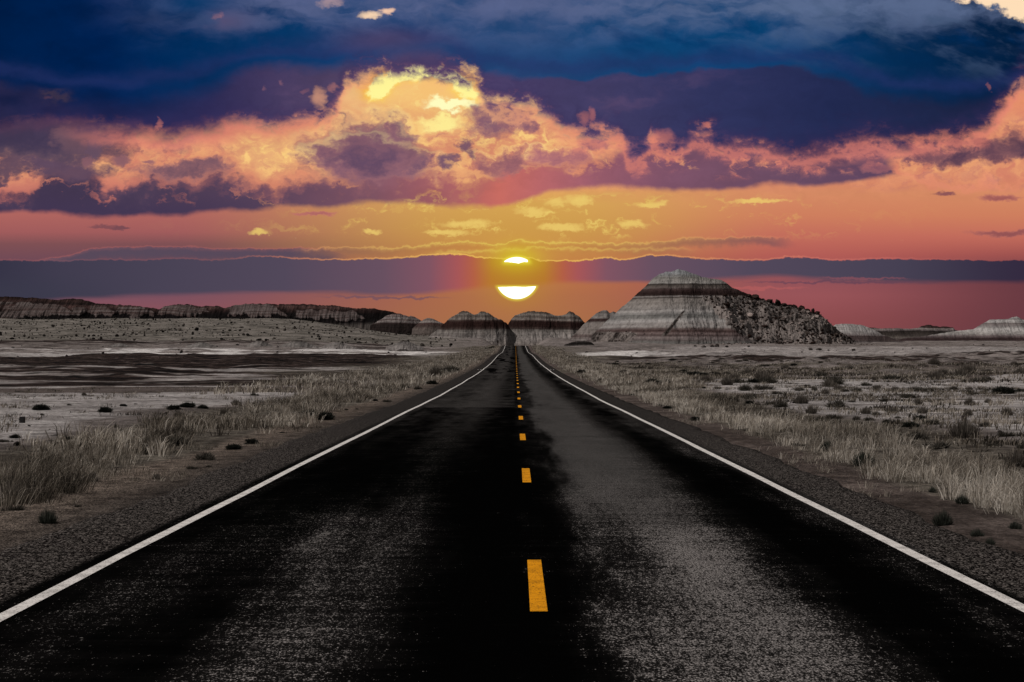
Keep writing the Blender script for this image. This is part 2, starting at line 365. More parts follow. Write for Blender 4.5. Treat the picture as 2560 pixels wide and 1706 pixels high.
    sky = g.mix(sky, C(255, 244, 150), g.sm(0.30, 0.62, arch + f3 * 0.28 + (cb - 0.5) * 0.8) * g.sm(0.1, -0.1, vd) * 0.9)
    sky = g.mix(sky, dcol, deck)
    # little windows through the deck
    for (cx, cy, rx, ry, k, c) in [(9.27, 0.37, .24, .1, 1.0, (255, 218, 178)), (9.66, 0.26, .2, .08, 1.0, (252, 206, 172)), (8.25, 0.05, .34, .1, .55, (250, 200, 176)),
                                   (8.0, 2.42, .2, .26, .95, (246, 176, 130)), (8.32, 2.2, .13, .08, .5, (236, 150, 120)), (7.62, 2.26, .1, .07, .35, (200, 124, 116)),
                                   (14.6, 2.98, .12, .2, .6, (226, 134, 116)), (14.82, 2.86, .1, .17, .65, (224, 130, 116)),
                                   (17.68, 3.1, .16, .08, .8, (232, 134, 110)), (16.55, 3.42, .3, .2, .8, (226, 132, 112)),
                                   (5.4, .42, .12, .07, .4, (196, 130, 124)), (5.52, .36, .1, .1, .35, (190, 126, 124)),
                                   (6.65, 2.2, .06, .07, .35, (196, 130, 130)), (7.05, 2.05, .05, .1, .4, (196, 130, 130)),
                                   (1.15, 2.46, .18, .06, .3, (150, 96, 90)), (24.75, 2.2, .06, .1, .4, (228, 136, 108)), (3.98, 3.1, .06, .14, .8, (214, 128, 112))]:
        sky = g.mix(sky, C(*c), g.sm(1.7, -0.2, g.ell(Xs, Ys, cx, cy, rx, ry) + brk * 0.5) * (k * (0.9 if cy < .5 and k > .9 else 0.55)))
    # lighter and darker folds inside the clouds
    fold = (sh - 0.5) * 1.6 + (cb - 0.5) * 0.9 + f3 * 0.10
    fk = fold * g.sm(5.3, 4.6, Y) * (1.0 - g.sat(hot * 1.2)) * 0.62
    sky = g.mix(sky, g.scale3(sky, 1.45), g.sat(fk))
    sky = g.mix(sky, g.scale3(sky, 0.55), g.sat(fk * -1.0))
    # the corner of open sky at the upper right
    cn = g.curve(X, [(20, -0.6), (23.4, -0.25), (23.8, 0.0), (24.3, 0.2), (24.8, 0.25), (25.1, 0.38), (25.6, 0.62), (26.0, 0.7), (28, 1.2)], 20, 28, -1, 2)
    cv = cn - 0.1 - Y + w2 * 0.12 + f2 * 0.34 + f1 * 0.1
    sky = g.mix(sky, C(254, 222, 184), g.sm(-0.05, 0.10, cv) * g.sm(22.8, 23.6, X))

    # ---- low cloud lines above the horizon bank, lit along their tops
    def line(sky, pts, x0, x1, drop, ccol, calpha, rcol, ralpha, wav=0.2, rw=0.017):
        c = g.curve(X, pts, x0, x1, 5, 8)
        v = Y - c + f2 * (wav * 0.32) + w2 * (wav * 0.1) + fb * (wav * 0.3) + fn * 0.03 - wav * 0.05
        ends = g.sm(x0, x0 + 0.8, X) * g.sm(x1, x1 - 0.8, X)
        body = g.sm(-0.005, 0.025, v) * g.sm(drop, drop * 0.35, v + f1 * 0.08) * ends
        sky = g.mix(sky, ccol, body * calpha)
        r = g.gauss((v - 0.0) / rw) * ends
        r2 = g.sm(-0.01, 0.01, v) * g.sm(0.11, 0.01, v) * ends
        sky = g.mix(sky, rcol, g.sat(r2 * 0.4 + r * 0.8) * ralpha)
        return sky
    near = g.gauss((X - 12.9) / 4.4)
    lrim = g.mix(C(206, 112, 98), C(236, 216, 100), near)
    lbod = g.mix(C(92, 72, 90), C(196, 132, 66), near)
    sky = line(sky, [(0.6, 6.55), (1.6, 6.4), (2.3, 6.22), (4.0, 6.16), (6.2, 6.22), (7.8, 6.2), (8.8, 6.4)], 0.6, 8.8, 0.48, C(86, 73, 90), 0.95, C(190, 106, 100), 0.32, 0.18)
    sky = line(sky, [(7.2, 6.25), (8.6, 6.18), (9.8, 6.2), (10.6, 6.12), (11.3, 6.05), (12.0, 6.05), (12.5, 6.12), (13.0, 6.0), (13.4, 6.06), (14.4, 6.06), (15.4, 6.08), (16.6, 6.04), (17.2, 5.94), (18.0, 5.96), (19.0, 5.9), (20.0, 6.02)], 7.2, 20.0, 0.3, lbod, 0.65, lrim, 0.5, 0.30, 0.022)
    sky = line(sky, [(10.5, 6.34), (12.0, 6.26), (13.0, 6.22), (14.2, 6.2), (15.2, 6.24), (16.6, 6.2), (17.6, 6.26)], 10.5, 17.6, 0.26, lbod, 0.35, lrim, 0.36, 0.34, 0.035)

    # ---- bank on the horizon
    ht = g.curve(X, [(0, 6.5), (1.6, 6.52), (2.6, 6.5), (3.5, 6.5), (4.4, 6.46), (5.4, 6.5), (6.5, 6.42), (8.2, 6.49), (9.8, 6.46), (11.4, 6.36), (12.2, 6.46),
                     (13.2, 6.46), (13.6, 6.53), (14.8, 6.5), (15.2, 6.45), (15.6, 6.5), (16.2, 6.39), (16.8, 6.4), (17.7, 6.47), (19.0, 6.5), (19.9, 6.42), (21.0, 6.49), (22.4, 6.47), (24, 6.5), (26, 6.5)], 0, 26, 6, 8)
    hb = g.curve(X, [(0, 7.62), (2.0, 7.55), (3.2, 7.48), (5.4, 7.4), (8.2, 7.34), (9.8, 7.40), (11.4, 7.3), (12.4, 7.18), (13.4, 7.15), (14.2, 7.08), (16.6, 7.08), (18.2, 7.02), (19.3, 6.98), (20.6, 7.06), (22, 7.1), (24, 7.08), (26, 7.1)], 0, 26, 6, 8)
    hv = Y - ht + f2 * 0.04 + w2 * 0.02 + fb * 0.07 + fn * 0.022 - 0.01
    hw = hb - Y + w2 * 0.03 + (streak - 0.5) * 0.25
    hbank = g.sm(-0.005, 0.03, hv) * g.sm(-0.05, 0.14, hw)
    d13 = g.ab(X - 12.95)
    hcol = g.ramp(d13 / 13.0, [(0, (178, 112, 46)), (.05, (180, 112, 48)), (.085, (178, 92, 70)), (.115, (166, 86, 88)), (.17, (128, 84, 98)), (.26, (104, 80, 96)), (.45, (82, 72, 90)), (.7, (72, 66, 84)), (.88, (64, 60, 78)), (1, (54, 52, 70))])
    hcol = g.mix(hcol, C(50, 38, 60), g.sm(22.0, 26, X) * 0.75)
    hcol = g.mix(hcol, C(58, 58, 74), g.sm(4.0, 0.0, X) * g.sm(6.7, 7.4, Y) * 0.7)
    hrim = g.gauss((hv + 0.008) / 0.018)
    hrc = g.mix(C(204, 108, 100), C(250, 206, 100), near)
    sky = g.mix(sky, hrc, g.sat(hrim) * g.mx(g.sm(4.5, 8.5, X) * 0.7, 0.12) * g.sm(25.5, 20.0, X))
    sky = g.mix(sky, hcol, hbank)
    # thin veils beneath the bank
    for (cx, cy, rx, ry, c, k) in [(9.6, 7.44, 1.8, .035, (104, 78, 94), .7), (21.0, 7.06, 2.6, .03, (98, 66, 84), .7), (18.6, 7.2, 1.6, .04, (186, 96, 94), .5), (21.4, 6.97, 1.2, .03, (150, 84, 92), .5)]:
        e = g.gauss((X - cx + w1) / rx, (Y - cy + f2 * 0.12) / ry)
        sky = g.mix(sky, C(*c), g.sm(0.2, 0.8, e) * k)

    # ---- the sun: a disc crossed by the bank
    sx, sy = X - 12.92, Y - 6.955
    sr = g.m('SQRT', sx * sx + sy * sy)
    glow = g.gauss(sx / 0.62, (Y - 6.48) / 0.36)
    sky = g.mix(sky, C(214, 196, 34), g.sat(glow * 0.75))
    glow2 = g.gauss(sx / 0.75, (Y - 7.2) / 0.5)
    sky = g.mix(sky, C(186, 140, 40), g.sat(glow2 * 0.5))
    disc = g.sm(0.535, 0.505, sr)
    upper = g.sm(6.555, 6.545, Y - sx * 0.05 + f2 * 0.06 - g.gauss((sx - 0.02) / 0.12) * 0.02)
    uh = g.sm(0.3, 0.285, g.ab(sx + 0.02))
    lower = g.sm(7.172, 7.185, Y + f2 * 0.02 + sx * 0.02)
    vis = g.sat(upper * uh + lower) * disc
    halo = g.sat(g.sm(0.62, 0.49, sr) * g.sat(g.sm(6.68, 6.5, Y) * g.sm(0.46, 0.26, g.ab(sx)) + g.sm(7.1, 7.19, Y)))
    sky = g.mix(sky, C(246, 240, 70), halo * 0.7)
    sky = g.mix(sky, (2.2, 2.1, 1.9), vis)

    # ---- the rest of the dome: dusk sky under a high thin overcast
    st = g.n('ShaderNodeTexSky'); st.sky_type = 'NISHITA'; st.sun_disc = False
    st.sun_elevation = R(SUN_EL); st.sun_rotation = R(SUN_AZ); st.air_density = 1.0; st.dust_density = 2.0
    dome = g.scale(S(g, st.outputs[0]), 0.06)
    lum = g.n('ShaderNodeRGBToBW'); g.put(lum.inputs[0], dome)
    lum = S(g, lum.outputs[0])
    grey = g.vec(lum * 1.04, lum * 1.0, lum * 0.97)
    dome = g.mix(dome, grey, 0.85)
    wfront = g.sm(0.45, 0.8, dy) * g.sm(0.36, 0.24, dz)
    out = g.mix(dome, sky, wfront)
    bg = g.n('ShaderNodeBackground'); g.put(bg.inputs[0], out); bg.inputs[1].default_value = 1.0
    o = g.n('ShaderNodeOutputWorld'); t.links.new(bg.outputs[0], o.inputs[0])
build_sky()
# ------------------------------------------------------------------ mesh helpers
rng = np.random.default_rng(7)

def _hash(ix, iy, seed):
    h = (ix.astype(np.int64) * 374761393 + iy.astype(np.int64) * 668265263 + seed * 1442695041) & 0x7fffffff
    h = ((h ^ (h >> 13)) * 1274126177) & 0x7fffffff
    return ((h ^ (h >> 16)) & 0xffff) / 65535.0

def vnoise(x, y, seed=0):
    ix, iy = np.floor(x), np.floor(y)
    fx, fy = x - ix, y - iy
    fx = fx * fx * (3 - 2 * fx); fy = fy * fy * (3 - 2 * fy)
    a = _hash(ix, iy, seed); b = _hash(ix + 1, iy, seed); c = _hash(ix, iy + 1, seed); d = _hash(ix + 1, iy + 1, seed)
    return (a + (b - a) * fx) * (1 - fy) + (c + (d - c) * fx) * fy

def fbm(x, y, seed=0, oct=5, rough=0.5):
    s = np.zeros(np.broadcast(x, y).shape); a = 1.0; t = 0.0; f = 1.0
    for o in range(oct):
        s = s + a * vnoise(x * f + 13.7 * o, y * f + 7.3 * o, seed + o * 17); t += a; a *= rough; f *= 2.03
    return s / t

def sst(a, b, x):
    t = np.clip((x - a) / (b - a), 0, 1)
    return t * t * (3 - 2 * t)

def new_mesh(name, verts, faces, mat=None, smooth=True, attrs=None):
    """mesh from arrays; faces is one int array with 3 or 4 columns"""
    me = bpy.data.meshes.new(name)
    verts = np.asarray(verts, dtype=np.float32); faces = np.asarray(faces, dtype=np.int32)
    me.vertices.add(len(verts)); me.vertices.foreach_set('co', verts.ravel())
    k = faces.shape[1]
    me.loops.add(faces.size); me.loops.foreach_set('vertex_index', faces.ravel())
    me.polygons.add(len(faces))
    me.polygons.foreach_set('loop_start', np.arange(0, faces.size, k, dtype=np.int32))
    me.polygons.foreach_set('use_smooth', np.full(len(faces), smooth, dtype=bool))
    me.update(calc_edges=True)
    if attrs:
        for an, av in attrs.items():
            av = np.asarray(av, dtype=np.float32)
            if av.ndim == 1:
                at = me.attributes.new(an, 'FLOAT', 'POINT'); at.data.foreach_set('value', av)
            else:
                at = me.attributes.new(an, 'FLOAT_COLOR', 'POINT')
                at.data.foreach_set('color', np.concatenate([av, np.ones((len(av), 1), np.float32)], 1).ravel() if av.shape[1] == 3 else av.ravel())
    if mat: me.materials.append(mat)
    return me

def link(name, me, parent=None, **props):
    o = bpy.data.objects.new(name, me); col.objects.link(o)
    if parent: o.parent = parent
    for k, v in props.items(): o[k] = v
    return o

def grid_faces(nr, nc):
    i = np.arange(nr - 1)[:, None] * nc + np.arange(nc - 1)[None, :]
    i = i.ravel()
    return np.stack([i, i + 1, i + 1 + nc, i + nc], 1)

def material(name):
    m = bpy.data.materials.new(name); m.use_nodes = True
    t = m.node_tree; t.nodes.clear(); g = G(t)
    o = g.n('ShaderNodeOutputMaterial'); p = g.n('ShaderNodeBsdfPrincipled')
    p.inputs['Roughness'].default_value = 1.0
    p.inputs['Specular IOR Level'].default_value = 0.03
    t.links.new(p.outputs[0], o.inputs[0])
    ge = g.n('ShaderNodeNewGeometry')
    return m, g, p, S(g, ge.outputs['Position'])

def bump(g, p, h, dist, strength=1.0):
    b = g.n('ShaderNodeBump'); b.inputs['Strength'].default_value = strength; b.inputs['Distance'].default_value = dist
    g.put(b.inputs['Height'], h); g.t.links.new(b.outputs[0], p.inputs['Normal'])

def at_px(px, py_or_none, Y, z=None):
    """world point at range Y seen at pixel column px (and row, unless z is given)"""
    x = (px - VPX) / F * Y
    return (x, Y, z if z is not None else CAMH + (VPY - py_or_none) / F * Y)

# ------------------------------------------------------------------ lie of the land
_ry = np.array([-200, 0, 40, 75, 120, 156, 180, 238, 277, 355, 420, 477, 555, 600, 617, 640, 700, 5000.])
_rz = np.array([0, 0, -.05, -.16, -.12, -.04, .06, .4, .75, 1.62, 1.98, 2.36, 3.75, 4.75, 4.99, 4.8, 4.2, 4.2])
_yy = np.arange(-200, 5001, 1.0)
_zz = np.interp(_yy, _ry, _rz)
_k = np.hanning(31); _k /= _k.sum()
_zz = np.convolve(np.pad(_zz, 15, mode='edge'), _k, mode='valid')
_k3 = (_yy > 560) & (_yy < 640)
def road_z(y): return np.interp(y, _yy, _zz)

# profiles of the plain to the left, the centre and the right of the road, as rows of (range, pixel row)
def prof(rows):
    a = np.array(rows, float)
    return a[:, 0], CAMH + (VPY - a[:, 1]) / F * a[:, 0]
_L = prof([(200, 923.5), (260, 914), (300, 906), (380, 891.5), (400, 889), (440, 879), (480, 871.5), (520, 863), (560, 853.5), (620, 843), (700, 832), (800, 820), (950, 806), (1100, 797), (1250, 806), (1600, 830), (5000, 880)])
_Cc = prof([(200, 924.2), (300, 903), (380, 890), (480, 879), (560, 870), (617, 865), (650, 861), (700, 851), (750, 845), (900, 842), (1250, 846), (5000, 884)])
_Rr = prof([(200, 924), (250, 911), (282, 905), (298, 899), (312, 891.5), (328, 887.5), (345, 887), (400, 883.5), (480, 878.5), (560, 870), (640, 862.5), (700, 858), (900, 853), (1250, 856), (5000, 884)])
def plain_z(x, y):
    u = x / np.maximum(y, 30.0) * F          # bearing, in pixels from the road
    f = lambda P: np.where(y < 200, np.interp(np.minimum(y, 200), [-100, 150, 200], [-.05, -.05, P[1][0]]), np.interp(y, P[0], P[1]))
    l, c, r = f(_L), f(_Cc), f(_Rr)
    wl = sst(-180, -620, u); wr = sst(60, 260, u)
    return c * (1 - wl - wr) + l * wl + r * wr

def ground_z(x, y):
    b = plain_z(x, y)
    n = (fbm(x / 23.0, y / 31.0, 3, 4) - 0.5) * np.clip(np.abs(x) - 8, 0, 30) / 30 * np.clip(y / 80, .25, 2.2) * 0.9
    n = n + (np.abs(fbm(x / 9.0, y / 13.0, 19, 4, .55) - .5) - .12) * np.clip((y - 90) / 120, 0, 1) * np.clip(np.abs(x) - 12, 0, 20) / 20 * np.clip((620 - y) / 100, .35, 1) * np.where(x < 0, 1.3, 2.4)
    n = n + (fbm(x / 1.9, y / 1.9, 9, 3) - 0.5) * 0.16 * np.clip((np.abs(x) - 4.6) / 2, 0, 1)
    b = b + n
    rz = road_z(y)
    a = np.abs(x - 0.02)
    edge = sst(5.0, 4.4, a)
    near = sst(16.0, 5.2, a)
    b = b * (1 - near) + (rz - 0.10 + n * 0.6) * near
    return b * (1 - edge) + (rz - 0.16) * edge

# rows reach from behind the camera to the horizon, closer together near the road's start
_rows = np.concatenate([np.linspace(-60, 0, 13)[:-1], np.geomspace(4, 150, 250) - 4, np.linspace(147, 640, 330), np.geomspace(642, 1300, 170), np.geomspace(1320, 9000, 50)])
_t = np.linspace(-1, 1, 641)
_s = 0.42 * _t + 0.58 * _t ** 3
GX = _s[None, :] * (26 + 0.62 * np.maximum(_rows, 0))[:, None]
GY = np.repeat(_rows[:, None], len(_t), 1)
GZ = ground_z(GX, GY)
U = GX / np.maximum(GY, 6.0) * F + VPX          # bearing as a pixel column, for laying out the soil zones
V = VPY - (GZ - CAMH) / np.maximum(GY, 6.0) * F
AX = np.abs(GX)
nA = fbm(GX / 9.0, GY / 14.0, 21, 5, .55); nB = fbm(GX / 30.0, GY / 45.0, 31, 5, .55); nC = fbm(GX / 3.0, GY / 3.5, 41, 4)
nS = fbm(GX / 38.0, GY / 5.5, 51, 5, .55)       # bands lying across the view
left = GX < 0
# zones: salt crust, black clay, brown silt, gravel verge, litter of dry grass, stony plain
salt = np.zeros_like(GX); clay = np.zeros_like(GX); silt = np.zeros_like(GX); grav = np.zeros_like(GX); litt = np.zeros_like(GX); ston = np.zeros_like(GX)
m = left
offr = sst(9.0, 13.0, AX + (nA - .5) * 6)
# left of the road
sl = offr * sst(8, 20, GY) * sst(108, 96, GY + (nB - .5) * 24)
salt = np.where(m, sl * sst(.20, .36, nA + nS * .4 - .12) * .9, salt)
silt = np.where(m, sl * np.maximum(sst(.56, .68, nS) , sst(84, 92, GY + (nA - .5) * 20) * sst(104, 98, GY)) , silt)
cl = offr * sst(98, 108, GY + (nB - .5) * 18) * sst(404, 392, GY + (nB - .5) * 10)
cl = cl * np.where(U > 900, sst(1120 + 0 * U, 960, U + (nA - .5) * 120), 1)
clay = np.where(m, cl * np.clip(sst(.56, .47, nS * .6 + nA * .4) * .95 + sst(220, 255, GY + (nA - .5) * 60) * .9 + sst(124, 112, GY + (nA - .5) * 16) * .7, 0, 1), clay)
salt = np.where(m, np.maximum(salt, cl * sst(.50, .57, nS * .6 + nA * .4) * sst(300, 220, GY) * .55), salt)
st = sst(396, 402, GY + (nB - .5) * 6) * sst(492, 470, GY + (nB - .5) * 50) * sst(1205, 1140, U)
salt = np.where(m, np.maximum(salt, st * np.clip(sst(.36, .5, nS * .7 + nA * .3) + sst(424, 404, GY) * .8, 0, 1) * np.where(U < 260, .5, 1) * 1.25), salt)
sp = sst(556, 580, GY + (nB - .5) * 20) * sst(1200, 1050, U)
ston = np.where(m, sp, ston)
salt = np.where(m, np.maximum(salt, sp * sst(.6, .68, nB) * .35), salt)
clay = np.where(m, np.maximum(clay, sst(530, 552, GY + (nA - .5) * 16) * sst(582, 566, GY + (nA - .5) * 26) * sst(.46, .58, nS + .12 * (U < 700)) * .75 * sst(1100, 900, U)), clay)
clay = np.where(m, np.maximum(clay, sst(486, 500, GY) * sst(556, 540, GY) * sst(.52, .6, nS * .6 + nA * .4) * .5 * (U < 1120)), clay)
silt = np.where(m, np.maximum(silt, sst(1010, 1060, GY + (nB - .5) * 60) * sst(700, 200, U) * .3), silt)
# right of the road
r = ~left
sr_ = offr * sst(8, 14, GY)
salt = np.where(r, np.maximum(salt, sr_ * sst(150, 120, GY + (nB - .5) * 40) * sst(.26, .42, nA * .5 + nB * .5) * .95), salt)
silt = np.where(r, np.maximum(silt, sr_ * sst(150, 130, GY) * sst(.54, .62, nS) * .8), silt)
silt = np.where(r, np.maximum(silt, sst(110, 170, GY) * sst(280, 255, GY) * .55 * sst(.4, .55, nA)), silt)
litt = np.where(r, np.maximum(litt, sst(130, 200, GY + (nB - .5) * 60) * sst(274, 256, GY) * sst(.42, .6, nS * .5 + nA * .5)), litt)
cr = sst(270, 292, GY + (nA - .5) * 40) * sst(340, 334, GY + (nB - .5) * 4) * sst(1440, 1560, U + (nA - .5) * 100)
clay = np.where(r, np.maximum(clay, cr * np.clip(sst(.62, .5, nC * .4 + nA * .6), .1, 1)), clay)
clay = np.where(r, np.maximum(clay, sst(1420, 1520, U) * sst(225, 262, GY) * sst(300, 285, GY) * sst(.58, .66, nS) * .8), clay)
salt = np.where(r, np.maximum(salt, sst(338, 342, GY + (nB - .5) * 5) * (sst(470, 395, GY + (nB - .5) * 60) * 1.3 * sst(1690, 1580, U + (nA - .5) * 160) + sst(700, 560, GY + (nB - .5) * 60) * .5 * sst(1560, 1720, U)) * sst(1370, 1440, U + (nA - .5) * 50)), salt)
silt = np.where(r, np.maximum(silt, sst(470, 600, GY) * sst(.48, .6, nS) * .35), silt)
# along both sides of the road
grav = sst(7.4, 5.4, AX + (nA - .5) * 1.8) * np.where(left, 1, .35)
silt = np.maximum(silt * sst(8.5, 9.5, AX), np.where(left, .4 * sst(9, 6.5, AX), .95 * sst(7, 5.8, AX + (nA - .5))))
litt = np.maximum(litt, sst(5.2, 6.4, AX + (nA - .5) * 1.2) * sst(11.5, 8.8, AX + (nA - .5) * 3) * .85)
litt = np.maximum(litt, sst(60, 150, GY) * sst(640, 560, GY) * sst(34, 8, AX + (nB - .5) * 20) * sst(5, 6.5, AX) * .7)
for a in (salt, clay, silt, ston): a *= np.where((AX < 4.2) & (GY < 600), 0.0, 1.0)
zoneA = np.stack([salt, clay, silt], -1).reshape(-1, 3)
zoneB = np.stack([grav, litt, ston], -1).reshape(-1, 3)

def mat_ground():
    m, g, p, pos = material('desert_soil')
    za = g.rgb(g.attr('zone_a')); zb = g.rgb(g.attr('zone_b'))
    x, y, z = g.xyz(pos)
    flat = g.vec(x, y, 0.0)
    n1 = g.noise(flat, 0.35, 8, 0.6); n2 = g.noise(flat, 2.5, 6, 0.6); n3 = g.noise(flat, 22.0, 4, 0.65)
    n4 = g.noise(g.vec(x * 0.16, y * 0.9, 4.0), 0.8, 7, 0.62)
    n5 = g.noise(flat, 0.06, 9, 0.66)
    base = g.mix((.085, .072, .066), (.25, .218, .205), g.sm(0.36, 0.62, n1 * 0.45 + n5 * 0.55))
    c = base
    c = g.mix(c, g.mix((.25, .228, .22), (.50, .468, .452), g.sm(0.36, 0.64, n4 * 0.5 + n5 * 0.5)), g.sm(0.25, 0.6, za[0] * 0.8 + n1 * 0.25 - 0.1))
    c = g.mix(c, (.62, .59, .57), g.sm(0.95, 1.2, za[0] + (n4 - 0.5) * 0.9) * 0.95)
    c = g.mix(c, g.mix((.045, .034, .029), (.135, .106, .094), g.sm(0.35, 0.65, n1 * 0.6 + n2 * 0.4)), g.sm(0.25, 0.75, za[2] + (n4 - 0.5) * 1.0) * 0.9)
    n6 = g.noise(g.vec(x * 0.10, y * 0.35, 14.0), 1.0, 9, 0.72)
    n7 = g.noise(g.vec(x * 0.7, y * 0.7, 17.0), 1.0, 6, 0.7)
    cc = g.mix((.002, .0017, .0016), (.075, .052, .045), g.sm(0.42, 0.64, n6 * 0.65 + n7 * 0.35))
    cc = g.mix(cc, (.24, .215, .205), g.sm(0.55, 0.64, n6 * 0.6 + n7 * 0.4) * 0.8)
    c = g.mix(c, cc, g.sm(0.25, 0.62, za[1] + (n6 - 0.5) * 1.0))
    # stony plain: pale ground spotted with dark low scrub
    spot = g.sm(0.42, 0.22, g.voro(flat, 0.24)) * g.sm(0.4, 0.6, g.noise(flat, 0.05, 4, 0.6))
    c = g.mix(c, g.mix((.085, .078, .066), (.21, .19, .168), g.sm(0.38, 0.62, n5)), zb[2] * 0.9)
    c = g.mix(c, (.02, .018, .015), spot * zb[2] * 0.85)
    # dry grass litter
    c = g.mix(c, g.mix((.035, .029, .023), (.20, .178, .145), g.sm(0.36, 0.66, n2 * 0.6 + n1 * 0.4)), g.sm(0.2, 0.7, zb[1] + (n1 - 0.5) * 0.6) * 0.85)
    # gravel verge: loose chips of asphalt and stone on brown dirt
    cv = g.noise(g.vec(x, y * 0.42, 0.0), 40.0, 3, 0.75) * 0.55 + g.noise(g.vec(x, y * 0.42, 3.0), 80.0, 2, 0.6) * 0.45
    gc = g.mix((.010, .008, .007), g.mix((.12, .102, .09), (.36, .288, .236), g.sm(4.6, 6.2, g.ab(x))), g.sm(0.40, 0.64, cv + (n2 - 0.5) * 0.22))
    c = g.mix(c, gc, g.sm(0.3, 0.75, zb[0] + (n2 - 0.5) * 0.7))
    # dark specks of litter, twigs and small plants
    sp1 = g.sm(0.34, 0.16, g.voro(g.vec(x * 0.8, y * 0.5, 0.0), 1.6)) * g.sm(0.46, 0.6, n1)
    sp2 = g.sm(0.34, 0.12, g.voro(g.vec(x * 0.8, y * 0.35, 2.0), 0.45)) * g.sm(0.45, 0.6, g.noise(flat, 0.09, 5, 0.6)) * g.sm(70, 160, y)
    c = g.mix(c, (.018, .015, .013), g.mx(sp1 * 0.7, sp2 * 0.75) * g.sm(5.0, 8.0, g.ab(x)))
    # fine grain everywhere
    c = g.cmul(c, g.ramp(g.voro(g.vec(x, y * 0.5, 0.0), 24.0, out='Color'), [(0, (.40, .39, .38)), (.5, (.95, .95, .95)), (1, (1.25, 1.25, 1.25))], raw=True), 0.7)
    c = g.cmul(c, g.ramp(g.noise(g.vec(x, y * 0.55, 7.0), 3.2, 7, 0.72), [(0.34, (.42, .40, .39)), (.5, (.98, .98, .98)), (.66, (1.4, 1.39, 1.38))], raw=True), 0.75)
    c = g.cmul(c, g.ramp(g.noise(g.vec(x * 0.5, y * 0.5, 9.0), 0.5, 8, 0.72), [(0.36, (.55, .53, .52)), (.5, (1, 1, 1)), (.64, (1.3, 1.29, 1.28))], raw=True), 0.7)
    # scattered pebbles
    peb = g.sm(0.16, 0.10, g.voro(flat, 1.3)) * g.sm(0.5, 0.7, n1)
    c = g.mix(c, (.03, .027, .025), peb * 0.6)
    g.put(p.inputs['Base Color'], c)
    bump(g, p, n3 * 0.3 + n2 * 1.0 + n1 * 2.4 + n5 * 4.0, 0.35, 1.0)
    return m
gv = np.stack([GX, GY, GZ], -1).reshape(-1, 3)
me = new_mesh('ground', gv, grid_faces(*GX.shape), mat_ground(), True, {'zone_a': zoneA, 'zone_b': zoneB})
link('ground', me, kind='structure', label='pale desert plain with salt flats and black clay bands', category='ground')

